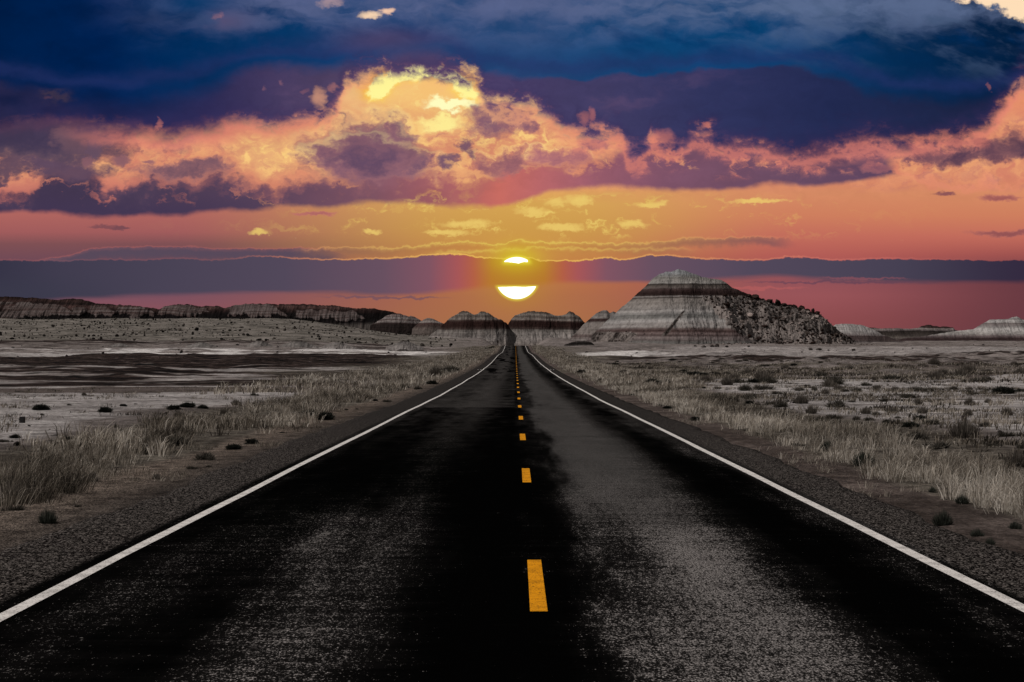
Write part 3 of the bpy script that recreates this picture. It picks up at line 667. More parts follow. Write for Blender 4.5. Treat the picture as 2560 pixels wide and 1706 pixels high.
# ------------------------------------------------------------------ road
def mat_road():
    m, g, p, pos = material('worn_asphalt'); p.inputs['Specular IOR Level'].default_value = 0.0
    x, y, z = g.xyz(pos)
    flat = g.vec(x, y, 0.0)
    lng = g.noise(g.vec(x * 1.1, y * 0.10, 0.0), 1.0, 6, 0.6)
    brd = g.noise(g.vec(x * 0.7, y * 0.035, 8.0), 1.0, 4, 0.55)
    crs = g.noise(g.vec(x * 0.22, y * 0.9, 5.0), 1.0, 5, 0.6)
    xx = x + (lng - 0.5) * 1.3 + (brd - 0.5) * 0.9
    # worn strips: how much of the tar has gone, across the road
    wr = g.curve(xx, [(-5.2, .55), (-4.2, .5), (-3.5, .42), (-3.0, .46), (-2.45, .40), (-2.0, .5), (-1.45, .64), (-1.0, .50), (-.6, .32), (-.1, .22), (.25, .28), (.5, .36), (.85, .74), (1.5, .84), (2.0, .72), (2.35, .46), (2.8, .24), (3.2, .32), (3.6, .5), (4.4, .55), (5.2, .55)], -5.2, 5.2, 0, 1)
    far = g.sm(17.4, 18.8, y + (crs - 0.5) * 1.6)
    leftl = g.sm(0.1, -0.1, x)
    # the left lane is a newer black seal between 18 m and 61 m, bare again beyond it in cross streaks
    seal = leftl * g.sm(15.0, 26.0, y) * g.sm(61.2, 60.8, y) * g.sm(-3.4, -3.2, x)
    wr = wr * (1.0 - seal * 0.38)
    wr = g.mx(wr, leftl * g.sm(60.8, 61.4, y) * g.sm(-3.4, -3.2, x) * g.sm(0.44, 0.60, crs) * 0.62)
    wr = wr * (1.0 - g.sm(61, 200, y) * leftl * g.sm(0.5, 0.4, brd) * 0.7)
    # right lane: smooth grey patch from 18 m on
    patch = far * g.sm(0.2, 0.9, xx) * g.sm(2.7, 1.7, xx) * (0.55 + 0.45 * g.sm(18, 30, y))
    patch = g.mx(patch, far * g.sm(3.3, 3.6, x) * 0.6)
    # broken cross streaks where the tar has been dragged off
    drg = g.noise(g.vec(x * 0.8, y * 3.2, 12.0), 1.0, 5, 0.65)
    wr = wr + (drg - 0.5) * 0.42 + (g.noise(g.vec(x * 2.2, y * 0.5, 15.0), 1.0, 6, 0.65) - 0.5) * 0.5
    wr = g.sat(wr)
    # grain: aggregate showing through the tar
    gr = g.noise(g.vec(x, y * 0.42, 0.0), 46.0, 3, 0.75); gr2 = g.noise(g.vec(x, y * 0.42, 3.0), 78.0, 2, 0.6)
    gr3 = g.noise(g.vec(x, y * 0.35, 6.0), 18.0, 3, 0.65)
    th = 0.765 - wr * 0.30 - (lng - 0.5) * 0.22
    stone = g.sm(th - 0.01, th + 0.10, gr * 0.5 + gr2 * 0.22 + gr3 * 0.28 + 0.06)
    amt = stone * g.sm(0.0, 0.3, wr + (lng - 0.5) * 0.2)
    col_ = g.mix(g.mix((.0008, .0008, .0008), (.007, .0064, .0062), g.sm(0.25, 0.8, wr + (lng - 0.5) * 0.4)), g.mix((.05, .046, .044), (.27, .248, .236), g.sm(0.4, 0.68, gr2)), amt)
    smooth = g.mix((.004, .0036, .0034), (.036, .034, .0325), g.sm(0.2, 0.8, patch * 0.8 + (brd - 0.5) * 0.7 + (lng - 0.5) * 0.5))
    col_ = g.mix(col_, smooth, patch * 0.85)
    # distance makes the grain even; streaky bare patches stay
    lsm = g.mix((.0010, .0009, .0009), (.030, .0275, .026), g.sm(0.12, 0.6, wr + (lng - 0.5) * 0.5))
    col_ = g.mix(col_, lsm, g.sm(24, 60, y) * 0.8 * (1.0 - patch))
    # shoulders, gritty brown-black
    sho = g.mx(g.sm(3.72, 3.85, x), g.sm(-3.72, -3.85, x))
    grit = g.rgb(g.voro(g.vec(x, y * 0.42, 0.0), 58.0, out='Color'))[0]
    scol = g.mix((.0025, .002, .002), (.15, .132, .12), g.sm(0.47, 0.63, gr * 0.42 + gr2 * 0.28 + gr3 * 0.18 + grit * 0.12))
    scol = g.mix(scol, (.020, .018, .017), g.sm(25, 60, y) * 0.8)
    col_ = g.mix(col_, scol, sho * 0.95)
    # cracks running across, sealed with black tar
    wob = (g.noise(g.vec(x * 1.3, 0.0, 0.0), 1.0, 4, 0.6) - 0.5) * 0.35
    for yc, k in ((15.55, .035), (14.55, .03), (60.0, .05), (38.0, .035)):
        ck = g.bump(y + wob, yc, k)
        if yc == 15.55: ck = ck * g.sm(-3.3, -3.5, x)
        if yc == 14.55: ck = g.bump(y + wob, 22.9, k) * g.sm(3.3, 3.5, x)
        col_ = g.mix(col_, (.002, .002, .002), ck * 0.9)
    g.put(p.inputs['Base Color'], col_)
    bump(g, p, gr * 0.7 + gr2 * 0.3, 0.012, 0.7)
    return m
def mat_paint(name, c, dirt, wear):
    m, g, p, pos = material(name)
    x, y, z = g.xyz(pos); flat = g.vec(x, y, 0.0)
    n = g.noise(flat, 46.0, 4, 0.7); n2 = g.noise(flat, 5.0, 5, 0.6); n3 = g.noise(flat, 130.0, 2, 0.6)
    cc = g.mix(c, tuple(v * 0.72 for v in c), g.sm(0.4, 0.7, n2))
    cc = g.mix(cc, dirt, g.sm(wear, wear + 0.07, n * 0.75 + n3 * 0.25 + (n2 - 0.5) * 0.12))
    g.put(p.inputs['Base Color'], cc)
    bump(g, p, n, 0.006, 0.5)
    return m
rr_ = _rows[(_rows > -40) & (_rows <= 645)]
rx = np.array([-5.1, -4.95, -4.8, -4.6, -4.2, -3.8, -3.0, -2.0, -1.0, 0.0, 1.0, 2.0, 3.0, 3.8, 4.15, 4.4, 4.55, 4.65])
RX = np.repeat(rx[None, :], len(rr_), 0); RY = np.repeat(rr_[:, None], len(rx), 1)
wob = (fbm(rr_ / 1.7, rr_ * 0 + 3, 61, 4) - 0.5) * 0.55; wob2 = (fbm(rr_ / 1.3, rr_ * 0 + 9, 71, 4) - 0.5) * 0.5
wr_ = np.clip(1 - np.abs(rr_) / 250, .1, 1)
RX[:, 0:4] += (wob * wr_)[:, None] + 0.25; RX[:, -4:] += (wob2 * wr_)[:, None]
RZ = road_z(RY)
RZ[:, 0] -= 0.12; RZ[:, -1] -= 0.12
road = link('road', new_mesh('road', np.stack([RX, RY, RZ], -1).reshape(-1, 3), grid_faces(*RX.shape), mat_road()), kind='structure',
            label='straight two lane asphalt road worn black and grey', category='road')
def ribbon(y0, y1, x0, x1, lift, wav=0.0, seed=1, ends=0.0):
    ys = np.unique(np.concatenate([[y0, y1], rr_[(rr_ > y0) & (rr_ < y1)], np.linspace(y0, y1, 6)]))
    e = (fbm(ys / 2.2, ys * 0, seed, 4) - .5) * 2 * wav; e2 = (fbm(ys / 2.2, ys * 0 + 5, seed + 3, 4) - .5) * 2 * wav
    drift = (fbm(ys / 14.0, ys * 0 + 2, seed + 7, 3) - .5) * 0.10 if wav > .006 else 0
    z = road_z(np.interp(ys, rr_, rr_)) + lift
    v = np.concatenate([np.stack([x0 + e + drift, ys, z], 1), np.stack([x1 + e2 + drift, ys, z], 1)])
    n = len(ys); i = np.arange(n - 1)
    return v, np.stack([i, i + n, i + n + 1, i + 1], 1)
white = mat_paint('white_road_paint', (.58, .55, .52), (.06, .054, .05), 0.525)
yellow = mat_paint('yellow_road_paint', (.62, .245, .006), (.05, .03, .008), 0.525)
for x in (-3.62, 3.55):
    v, f = ribbon(-30, 644, x + (.01 if x < 0 else .005), x + 0.125, 0.006, 0.009, 5 if x < 0 else 15)
    link('edge_line', new_mesh('edge_line', v, f, white), road, label='solid white edge line along the ' + ('left' if x < 0 else 'right') + ' shoulder')
k = 0
d0 = 7625 / 639.0
while True:
    y0 = d0 + k * 12.2; k += 1
    if y0 > 640 or k > 49: break
    v, f = ribbon(y0, min(y0 + 3.02, 643), 0.105, 0.228, 0.007, 0.002, 40 + k)
    link('centre_dash', new_mesh('centre_dash', v, f, yellow), road)
for y0 in (d0 - 12.2, d0 - 24.4):
    v, f = ribbon(y0, y0 + 3.02, 0.105, 0.228, 0.007, 0.002, 90)
    link('centre_dash', new_mesh('centre_dash', v, f, yellow), road)
# ------------------------------------------------------------------ badland hills
def mat_strata(name, stops, z0, z1, tilt=0.0, wob=0.5, streak=0.35, rub=False, fine=1.0, gain=.72):
    """horizontal beds of coloured clay between heights z0 and z1, fluted by rain"""
    m, g, p, pos = material(name)
    x, y, z = g.xyz(pos)
    lo = g.noise(g.vec(x * 0.03, y * 0.03, 0.0), 1.0, 4, 0.5)
    hi = g.noise(g.vec(x * 0.25, y * 0.25, z * 0.25), 1.0, 6, 0.6)
    zz = z + (lo - 0.5) * (wob * 3.0) + (hi - 0.5) * wob + x * tilt
    t = (zz - z0) * (1.0 / (z1 - z0))
    c = g.ramp(t, stops, raw=True)
    # thin sub-beds
    sb = g.noise(g.vec(x * 0.012, y * 0.012, zz * 1.5), 1.0, 5, 0.65)
    c = g.cmul(c, g.ramp(sb, [(0.3, (.45, .42, .41)), (.5, (.92, .91, .90)), (.72, (1.35, 1.33, 1.32))], raw=True), 0.8 * fine)
    # rain flutes down the slope and washed patches
    fl = g.noise(g.vec(x * 0.9, y * 0.10, z * 0.06), 1.0, 6, 0.65)
    c = g.cmul(c, g.ramp(fl, [(0.32, (.42, .40, .39)), (.5, (.95, .95, .95)), (.7, (1.3, 1.28, 1.26))], raw=True), streak * 1.6)
    mo = g.noise(g.vec(x * 0.07, y * 0.07, z * 0.12), 1.0, 8, 0.68)
    c = g.cmul(c, g.ramp(mo, [(0.3, (.55, .53, .52)), (.5, (1, 1, 1)), (.7, (1.3, 1.28, 1.26))], raw=True), 0.6)
    c = g.scale(c, gain)
    dirt = g.noise(g.vec(x, y, z), 0.55, 7, 0.7)
    c = g.cmul(c, g.ramp(dirt, [(0.34, (.45, .43, .42)), (.52, (1, 1, 1)), (.68, (1.25, 1.24, 1.22))], raw=True), 0.7)
    blk = g.sm(0.30, 0.14, g.voro(g.vec(x, y, z * 1.6), 0.42)) * g.sm(0.5, 0.62, g.noise(g.vec(x, y, z), 0.07, 4, 0.6)) * g.sm(0.55, 0.2, t)
    c = g.mix(c, (.014, .011, .010), blk * 0.85)
    if rub:
        r = g.attr('rubble', 'Fac')
        rc = g.noise(g.vec(x, y, z), 0.45, 6, 0.7)
        big = g.noise(g.vec(x, y, z), 0.07, 5, 0.6)
        rcol = g.mix((.010, .007, .006), (.20, .172, .158), g.sm(0.38, 0.62, rc * 0.5 + big * 0.55))
        c = g.mix(c, rcol, g.sm(0.35, 0.65, r + (rc - 0.5) * 0.7))
    g.put(p.inputs['Base Color'], c)
    b3 = g.noise(g.vec(x * 1.2, y * 0.25, z * 0.3), 1.0, 5, 0.65)
    bump(g, p, b3 * 1.2 + hi * 0.6, 0.9, 0.9)
    return m

def make_hill(name, sky, Y, foot, mat, label, slope=0.62, back=1.1, nx=260, ny=110, rill=0.10, lam=3.0, seed=1, deep=None, rubble=None, power=1.0, kind='structure', sink=2.0, cat='hill', crest=3.2):
    """a ridge whose crest, seen from the road, follows the pixel polyline sky at range Y"""
    sky = np.array(sky, float)
    px = np.linspace(sky[0, 0], sky[-1, 0], nx)
    py = np.interp(px, sky[:, 0], sky[:, 1])
    py = py + (fbm(px / 9.0, px * 0 + seed, seed, 5, .6) - .5) * crest
    xs = (px - VPX) / F * Y
    H = CAMH + (VPY - py) / F * Y
    zb = CAMH + (VPY - foot) / F * Y - sink
    h = np.maximum(H - zb, 0.05)
    hm = h.max()
    df, db = hm / slope, hm / back
    d = np.concatenate([-np.linspace(1, 0, int(ny * .72)) ** 1.15 * df * 1.02, np.linspace(0, 1, int(ny * .28) + 1)[1:] * db])
    X = np.repeat(xs[None, :], len(d), 0); Dd = np.repeat(d[:, None], nx, 1)
    wobr = (fbm(xs / (hm * .9 + 4), xs * 0 + 5, seed + 5, 3) - .5) * hm * 0.5
    Yc = Y + Dd + wobr[None, :] * np.clip(1 - np.abs(Dd) / df, 0, 1)
    t = np.where(Dd < 0, -Dd * slope, Dd * back) / h[None, :]
    warp = (fbm(X / 14.0, Yc / 14.0, seed + 9, 3) - .5) * lam * 2.2
    rl = np.abs(fbm((X + warp) / lam, Yc / (lam * 7), seed + 11, 4, .55) * 2 - 1)
    rl2 = np.abs(fbm((X + warp) / (lam * 3.1), Yc / (lam * 16), seed + 13, 3) * 2 - 1)
    tc = np.clip(t, 0, 1)
    env = np.sin(np.pi * np.clip(tc, 0, 1)) ** .6
    Z = zb + h[None, :] * (1 - np.clip(t, 0, 1.3)) ** 1 if power == 1 else zb + h[None, :] * (1 - np.clip(t, 0, 1)) ** power - np.clip(t - 1, 0, .3) * h[None, :]
    Z = Z - env * rill * hm * ((.5 - rl) * .55 + (.55 - rl2) * .75)
    if deep is not None: Z = Z + deep(X, Yc, Z, tc)
    V_ = np.stack([X, Yc, Z], -1).reshape(-1, 3)
    at = {}
    if rubble is not None:
        pxx = VPX + X / Yc * F; pyy = VPY - (Z - CAMH) / Yc * F
        at['rubble'] = rubble(pxx, pyy).ravel()
    me = new_mesh(name, V_, grid_faces(*X.shape), mat, True, at)
    o = link(name, me, kind=kind, label=label, category=cat)
    return o, V_.reshape(X.shape + (3,)), at.get('rubble')

def zat(py, Y): return CAMH + (VPY - py) / F * Y
def beds(rows, Y, lo, hi):
    """rows of (pixel row, albedo) to ramp stops between rows lo (bottom) and hi (top)"""
    out = sorted(((np.clip((lo - r) / (lo - hi), 0, 1), c) for r, c in rows), key=lambda q: q[0])
    return out, zat(lo, Y), zat(hi, Y)

# ---- the great banded cone on the right
YC = 700.0
rows = [(676, (.26, .27, .28)), (690, (.20, .19, .175)), (703, (.26, .25, .235)), (706, (.035, .028, .026)), (710, (.10, .085, .075)), (715, (.13, .108, .10)), (720, (.055, .036, .034)), (730, (.022, .013, .012)),
        (736, (.03, .02, .018)), (739, (.24, .22, .21)), (742, (.05, .04, .036)), (746, (.20, .18, .165)), (762, (.235, .215, .20)), (772, (.21, .195, .185)), (779, (.30, .285, .275)), (789, (.155, .152, .147)),
        (795, (.17, .165, .158)), (803, (.34, .325, .315)), (811, (.24, .22, .21)), (817, (.30, .28, .27)), (823, (.11, .083, .078)), (829, (.05, .03, .028)), (834, (.16, .12, .115)), (840, (.075, .054, .052)), (845, (.20, .165, .16)), (851, (.11, .092, .088)), (857, (.145, .14, .133)), (864, (.12, .105, .10)), (870, (.22, .20, .19))]
st, z0, z1 = beds(rows, YC - 22, 872, 672)
cone_mat = mat_strata('banded_clay', st, z0, z1, wob=0.6, streak=0.10, rub=True, fine=0.55, gain=.86)
cone_sky = [(1438, 872), (1472, 848), (1505, 815), (1541, 782), (1558, 766), (1580, 748), (1599, 729), (1610, 719), (1621, 709), (1635, 694), (1650, 686), (1666, 680), (1679, 679), (1695, 674), (1712, 678),
            (1729, 685), (1754, 693), (1780, 698), (1803, 701), (1812, 707), (1830, 719), (1842, 723), (1874, 738), (1896, 746), (1944, 759), (1995, 771), (2046, 785), (2080, 811), (2100, 828), (2130, 848), (2160, 866)]
def cone_rub(px, py):
    b = np.interp(py, [700, 736, 745, 790, 830, 868], [1840, 1778, 1752, 1796, 1838, 1905])
    r1 = sst(-14, 14, px - b + (fbm(px / 9, py / 6, 77, 4) - .5) * 30) * sst(736, 744, py)
    r2 = sst(1462, 1490, px) * sst(1622, 1560, px + (py - 840) * .9) * sst(822, 836, py) * .85
    bs = np.interp(py, [770, 865], [1716, 1640])          # a stripe of fallen blocks down the face
    r3 = np.exp(-((px - bs) / (4 + (py - 770) * .09)) ** 2) * sst(770, 780, py) * sst(850, 835, py) * .75
    return np.clip(np.maximum(np.maximum(r1, r2), r3), 0, 1)
def cone_deep(X, Yv, Z, t):
    px = VPX + X / Yv * F; py = VPY - (Z - CAMH) / Yv * F
    # a dark knob on the shoulder of the face and a lumpy slide on the right
    k = np.exp(-((px - 1730) / 19) ** 2 - ((py - 722) / 13) ** 2) * 2.2
    r = cone_rub(px, py)
    lump = (fbm(X / 6.0, Z / 5.0, 91, 5, .6) - .45) * 7.0 + (fbm(X / 1.6, Z / 1.6, 93, 3) - .5) * 1.6
    rough = (fbm(X / 3.2, Z / 2.2, 97, 5, .6) - .5) * 1.5 + (fbm(X / .9, Z / .8, 99, 3) - .5) * .5
    spur = rough * np.sin(np.pi * np.clip(t, 0, 1)) ** .5 + np.exp(-((px - (1768 + (py - 740) * .75)) / 14) ** 2) * sst(738, 760, py) * 1.6
    return np.where(t < .02, 0, k + r * np.where(px > 1735, 1.0, .2) * lump * np.sin(np.pi * np.clip(t, 0, 1)) ** .5 + spur)
cone, CV, CR = make_hill('hill', cone_sky, YC, 868, cone_mat, 'tall cone of banded grey and maroon clay right of the road', nx=620, ny=240, rill=0.05, lam=2.6, seed=3, deep=cone_deep, rubble=cone_rub, slope=0.66, crest=4.5, power=1.08)
# a low spur at its left foot with a maroon cap, and a dark knoll before it
st, z0, z1 = beds([(772, (.25, .235, .225)), (790, (.24, .22, .21)), (793, (.05, .03, .028)), (798, (.05, .032, .03)), (802, (.25, .225, .21)), (830, (.25, .22, .205)), (838, (.12, .09, .086)), (848, (.24, .215, .205)), (868, (.16, .14, .13))], 690, 870, 770)
spur_mat = mat_strata('spur_clay', st, z0, z1, wob=0.25)
make_hill('hill', [(1405, 866), (1432, 840), (1462, 808), (1477, 794), (1490, 784), (1500, 779), (1508, 776), (1516, 776), (1523, 783), (1532, 779), (1541, 783), (1552, 796), (1580, 822), (1610, 850), (1640, 868)], 738, 866, spur_mat,
          'small pale spur with a maroon stripe leaning on the cone', nx=160, ny=80, seed=13, rill=.05, lam=2.0)
st, z0, z1 = beds([(850, (.20, .18, .17)), (856, (.02, .017, .016)), (861, (.03, .026, .024)), (868, (.17, .155, .145)), (876, (.18, .165, .155))], 600, 880, 848)
make_hill('hill', [(1396, 874), (1412, 862), (1440, 853), (1462, 852), (1480, 857), (1494, 869), (1502, 876)], 600, 874, mat_strata('knoll_clay', st, z0, z1, wob=.5), 'low knoll with dark stripes in front of the cone', nx=90, ny=50, seed=23, rill=.06, lam=1.5)

# ---- white tailing hill, distant dark mesa and pale butte at the far right
st, z0, z1 = beds([(806, (.20, .18, .18)), (812, (.42, .40, .39)), (828, (.46, .44, .43)), (838, (.25, .22, .215)), (842, (.09, .065, .064)), (852, (.10, .076, .073)), (860, (.20, .18, .175))], 735, 864, 806)
white_mat = mat_strata('white_clay', st, z0, z1, wob=.45, streak=.3)
make_hill('hill', [(2030, 862), (2062, 830), (2088, 812), (2110, 810), (2151, 812), (2166, 817), (2190, 828), (2217, 841), (2247, 851), (2300, 864)], 735, 862, white_mat, 'low white ashy hill beside the slide of rubble', nx=160, ny=80, seed=33, rill=.06, lam=2.5)
st, z0, z1 = beds([(790, (.42, .41, .40)), (806, (.44, .42, .41)), (810, (.22, .19, .185)), (815, (.26, .235, .23)), (819, (.45, .43, .42)), (834, (.50, .48, .46)), (840, (.20, .165, .165)), (846, (.055, .036, .036)), (852, (.05, .033, .033)), (858, (.17, .14, .14)), (866, (.17, .155, .15))], 800, 868, 788)
far_mat = mat_strata('far_butte_clay', st, z0, z1, wob=.4, streak=.3)
make_hill('hill', [(2210, 856), (2250, 848), (2315, 840), (2379, 829), (2434, 824), (2449, 814), (2474, 800), (2517, 798), (2530, 794), (2542, 791), (2556, 798), (2580, 806), (2640, 812), (2700, 826), (2800, 850)], 800, 862, far_mat, 'broad pale butte with a maroon foot at the far right', nx=260, ny=90, seed=43, rill=.045, lam=3.0)
st, z0, z1 = beds([(812, (.04, .026, .023)), (820, (.05, .033, .03)), (822, (.24, .21, .20)), (826, (.20, .175, .17)), (829, (.03, .024, .021)), (838, (.06, .05, .045)), (846, (.14, .12, .11)), (860, (.12, .10, .095))], 1300, 862, 812)
mesa_mat = mat_strata('dark_mesa_rock', st, z0, z1, wob=1.2, streak=.35)
make_hill('hill', [(2120, 840), (2168, 818), (2196, 821), (2251, 821), (2277, 823), (2294, 820), (2306, 815), (2314, 813), (2326, 812), (2331, 815), (2350, 817), (2368, 817), (2383, 819), (2388, 826), (2420, 832), (2480, 845)], 1300, 858, mesa_mat, 'distant low dark mesa behind the white hill', nx=220, ny=60, seed=53, rill=.08, lam=4.0)

# ---- the two buttes at the end of the road
st, z0, z1 = beds([(776, (.12, .10, .085)), (783, (.28, .25, .225)), (790, (.16, .135, .12)), (795, (.33, .295, .27)), (799, (.10, .07, .062)), (803, (.035, .018, .016)), (815, (.03, .016, .014)), (821, (.06, .042, .038)), (825, (.22, .20, .185)), (838, (.30, .275, .26)), (850, (.33, .30, .285)), (866, (.26, .225, .205))], 750, 866, 776)
end_mat = mat_strata('maroon_butte_clay', st, z0, z1, wob=.9, streak=.5, gain=.62)
make_hill('hill', [(1040, 868), (1080, 834), (1108, 812), (1130, 793), (1147, 782), (1159, 779), (1176, 782), (1186, 787), (1203, 780), (1220, 782), (1239, 794), (1251, 800), (1266, 809), (1280, 826), (1300, 848), (1312, 866)], 770, 862, end_mat, 'butte with a broad maroon band left of the road end', nx=200, ny=100, seed=63, crest=8, rill=.18, lam=3.4, power=1.25, slope=.5)
make_hill('hill', [(1240, 866), (1256, 828), (1273, 807), (1287, 790), (1307, 781), (1321, 778), (1353, 779), (1377, 785), (1394, 789), (1409, 787), (1423, 780), (1435, 782), (1447, 792), (1460, 804), (1490, 832), (1530, 866)], 790, 862, end_mat, 'butte with a flat grey top right of the road end', nx=220, ny=100, seed=73, crest=8, rill=.18, lam=3.4, power=1.25, slope=.5)
st, z0, z1 = beds([(790, (.05, .03, .027)), (795, (.28, .25, .235)), (801, (.15, .12, .11)), (806, (.30, .27, .255)), (810, (.06, .035, .032)), (826, (.12, .10, .09))], 1050, 830, 790)
make_hill('hill', [(1030, 822), (1048, 806), (1058, 799), (1069, 795), (1085, 798), (1096, 804), (1110, 810), (1135, 822)], 1050, 822, mat_strata('small_butte_clay', st, z0, z1, wob=.5), 'tiny striped butte between the long mesa and the road', nx=80, ny=50, seed=83, rill=.06, lam=3, sink=12)

# ---- the long dark mesa on the left and the pale bluffs along its foot
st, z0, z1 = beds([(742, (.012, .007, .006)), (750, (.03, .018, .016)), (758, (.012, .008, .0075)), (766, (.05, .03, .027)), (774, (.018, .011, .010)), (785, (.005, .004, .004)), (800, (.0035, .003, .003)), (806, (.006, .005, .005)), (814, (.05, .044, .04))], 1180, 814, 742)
bluffs = [(-60, 60, 757, 800, .55, 6), (20, 130, 758, 790, .8, 12), (92, 172, 761, 788, .9, 26), (170, 222, 769, 787, .8, 4), (214, 280, 765, 788, .9, 14), (276, 388, 768, 787, .95, 0), (318, 350, 785, 795, .8, 0),
          (388, 510, 762, 791, 1.0, 4), (488, 528, 771, 784, .85, 4), (556, 712, 761, 791, .95, 16), (728, 852, 774, 796, 1.0, 20), (820, 908, 777, 800, .7, 24), (880, 930, 790, 806, .35, 10)]
def pale_mask(px, py):
    r = np.zeros_like(px)
    wx = (fbm(px / 26.0, py / 13.0, 201, 5, .6) - .5) * 70; wy = (fbm(px / 18.0, py / 30.0, 203, 5, .6) - .5) * 26
    for (a, b, ty, fy, k, sl) in bluffs:
        f = np.clip((py - ty) / (fy - ty), 0, 1)
        c = (a + b) / 2; hw = (b - a) / 2
        l = c - hw * (.62 + .42 * f) + sl * (f - .4); rr = c + hw * (.55 + .5 * f) + sl * (f - .3)
        m_ = sst(-6, 8, px + wx * .35 - l) * sst(8, -6, px + wx * .35 - rr) * sst(-2, 1.5, py + wy * .5 - ty) * sst(2.5, -2.5, py + wy - fy - 2 * np.cos((px - c) / hw * 2.2))
        r = np.maximum(r, m_ * k)
    return r
def mesa_deep(X, Yv, Z, t):
    px = VPX + X / Yv * F; py = VPY - (Z - CAMH) / Yv * F
    return np.where((t > .03) & (t < 1), pale_mask(px, py) * 1.6 - (fbm(X / 9.0, Yv / 40.0, 207, 4, .6) - .5) * 3.0 * np.sin(np.pi * np.clip(t, 0, 1)), 0)
def mat_mesa():
    m, g, p, pos = material('dark_mesa_clay')
    x, y, z = g.xyz(pos)
    hi = g.noise(g.vec(x * 0.12, y * 0.12, z * 0.2), 1.0, 7, 0.62)
    lo = g.noise(g.vec(x * 0.02, y * 0.02, 0.0), 1.0, 3, 0.5)
    zz = z + (hi - 0.5) * 3.0 + (lo - 0.5) * 5.0
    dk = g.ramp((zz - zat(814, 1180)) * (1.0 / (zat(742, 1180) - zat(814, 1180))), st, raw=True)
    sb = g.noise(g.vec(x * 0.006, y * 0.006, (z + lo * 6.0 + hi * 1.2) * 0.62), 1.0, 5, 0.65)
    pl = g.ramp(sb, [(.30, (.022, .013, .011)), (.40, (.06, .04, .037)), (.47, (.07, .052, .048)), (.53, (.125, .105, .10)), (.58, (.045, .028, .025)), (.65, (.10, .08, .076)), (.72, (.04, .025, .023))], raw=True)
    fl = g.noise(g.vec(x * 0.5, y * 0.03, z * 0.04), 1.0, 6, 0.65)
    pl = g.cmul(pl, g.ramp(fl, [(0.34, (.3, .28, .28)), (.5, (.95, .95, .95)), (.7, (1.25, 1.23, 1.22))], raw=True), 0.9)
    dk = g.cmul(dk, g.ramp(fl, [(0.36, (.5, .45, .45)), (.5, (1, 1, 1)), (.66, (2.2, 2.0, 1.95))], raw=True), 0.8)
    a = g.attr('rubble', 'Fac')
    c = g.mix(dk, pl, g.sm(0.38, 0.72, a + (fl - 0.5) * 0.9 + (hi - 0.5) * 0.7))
    g.put(p.inputs['Base Color'], c)
    bump(g, p, fl * 1.6 + hi, 1.2, 0.9)
    return m
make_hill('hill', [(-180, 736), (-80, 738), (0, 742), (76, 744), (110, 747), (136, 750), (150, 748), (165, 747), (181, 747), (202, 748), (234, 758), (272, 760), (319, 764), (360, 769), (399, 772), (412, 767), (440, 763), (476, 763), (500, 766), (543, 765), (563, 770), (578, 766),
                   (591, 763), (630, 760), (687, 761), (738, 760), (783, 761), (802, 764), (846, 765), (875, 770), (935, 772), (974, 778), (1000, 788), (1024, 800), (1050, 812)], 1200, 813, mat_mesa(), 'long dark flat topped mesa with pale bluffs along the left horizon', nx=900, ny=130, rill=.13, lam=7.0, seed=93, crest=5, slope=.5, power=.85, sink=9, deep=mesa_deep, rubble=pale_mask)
pal = [(0.0, (.035, .026, .024)), (.16, (.05, .032, .03)), (.24, (.26, .225, .215)), (.36, (.31, .275, .265)), (.44, (.17, .12, .115)), (.52, (.30, .255, .245)), (.64, (.36, .325, .315)), (.74, (.20, .15, .143)), (.84, (.30, .25, .24)), (.93, (.12, .08, .075)), (1.0, (.07, .045, .042))]
for i, (skyl, lab) in enumerate([([(925, 814), (950, 800), (968, 789), (982, 784), (1000, 785), (1012, 789), (1022, 792), (1040, 803), (1056, 813)], 'pale cone shaped bluff at the right end of the long mesa'),
                                 ([(985, 814), (1010, 796), (1026, 790), (1036, 792), (1048, 799), (1060, 806), (1072, 814)], 'striped bluff at the tip of the long mesa')]):
    make_hill('hill', skyl, 1130 + i * 25, 812, mat_strata('pale_bluff_clay', pal, zat(814, 1120), zat(783, 1120), wob=.9, streak=.5, gain=.5), lab, nx=140, ny=70, seed=100 + i, rill=.10, lam=3.2, slope=.6, sink=12)

# ---- low fluted mounds on the salt pan to the left
st, z0, z1 = beds([(848, (.20, .185, .175)), (853, (.06, .05, .046)), (860, (.22, .205, .195)), (872, (.24, .22, .21))], 520, 872, 848)
mound_mat = mat_strata('mound_clay', st, z0, z1, wob=.8, streak=.55)
for i, (a, b, ty, fy, lab) in enumerate([(250, 352, 859, 874, 'low grey mound on the salt pan, leftmost of the row'), (600, 700, 851, 873, 'grey fluted mound left of the largest one'), (680, 812, 850, 874, 'largest of the grey fluted mounds on the salt pan'),
                                         (965, 1060, 853, 868, 'grey dome shaped mound near the road'), (790, 900, 856, 872, 'flat dark topped mound right of the largest one'), (450, 560, 856, 872, 'long low mound at the edge of the stony plain')]):
    c = (a + b) / 2
    make_hill('hill', [(a, fy), (a + (c - a) * .45, (ty + fy) / 2 - 1), (c - 8, ty + .5), (c + 6, ty), (b - (b - c) * .5, (ty + fy) / 2), (b, fy)], 500, fy, mound_mat, lab, nx=90, ny=60, seed=140 + i, rill=.14, lam=1.4, slope=.35, sink=.6)
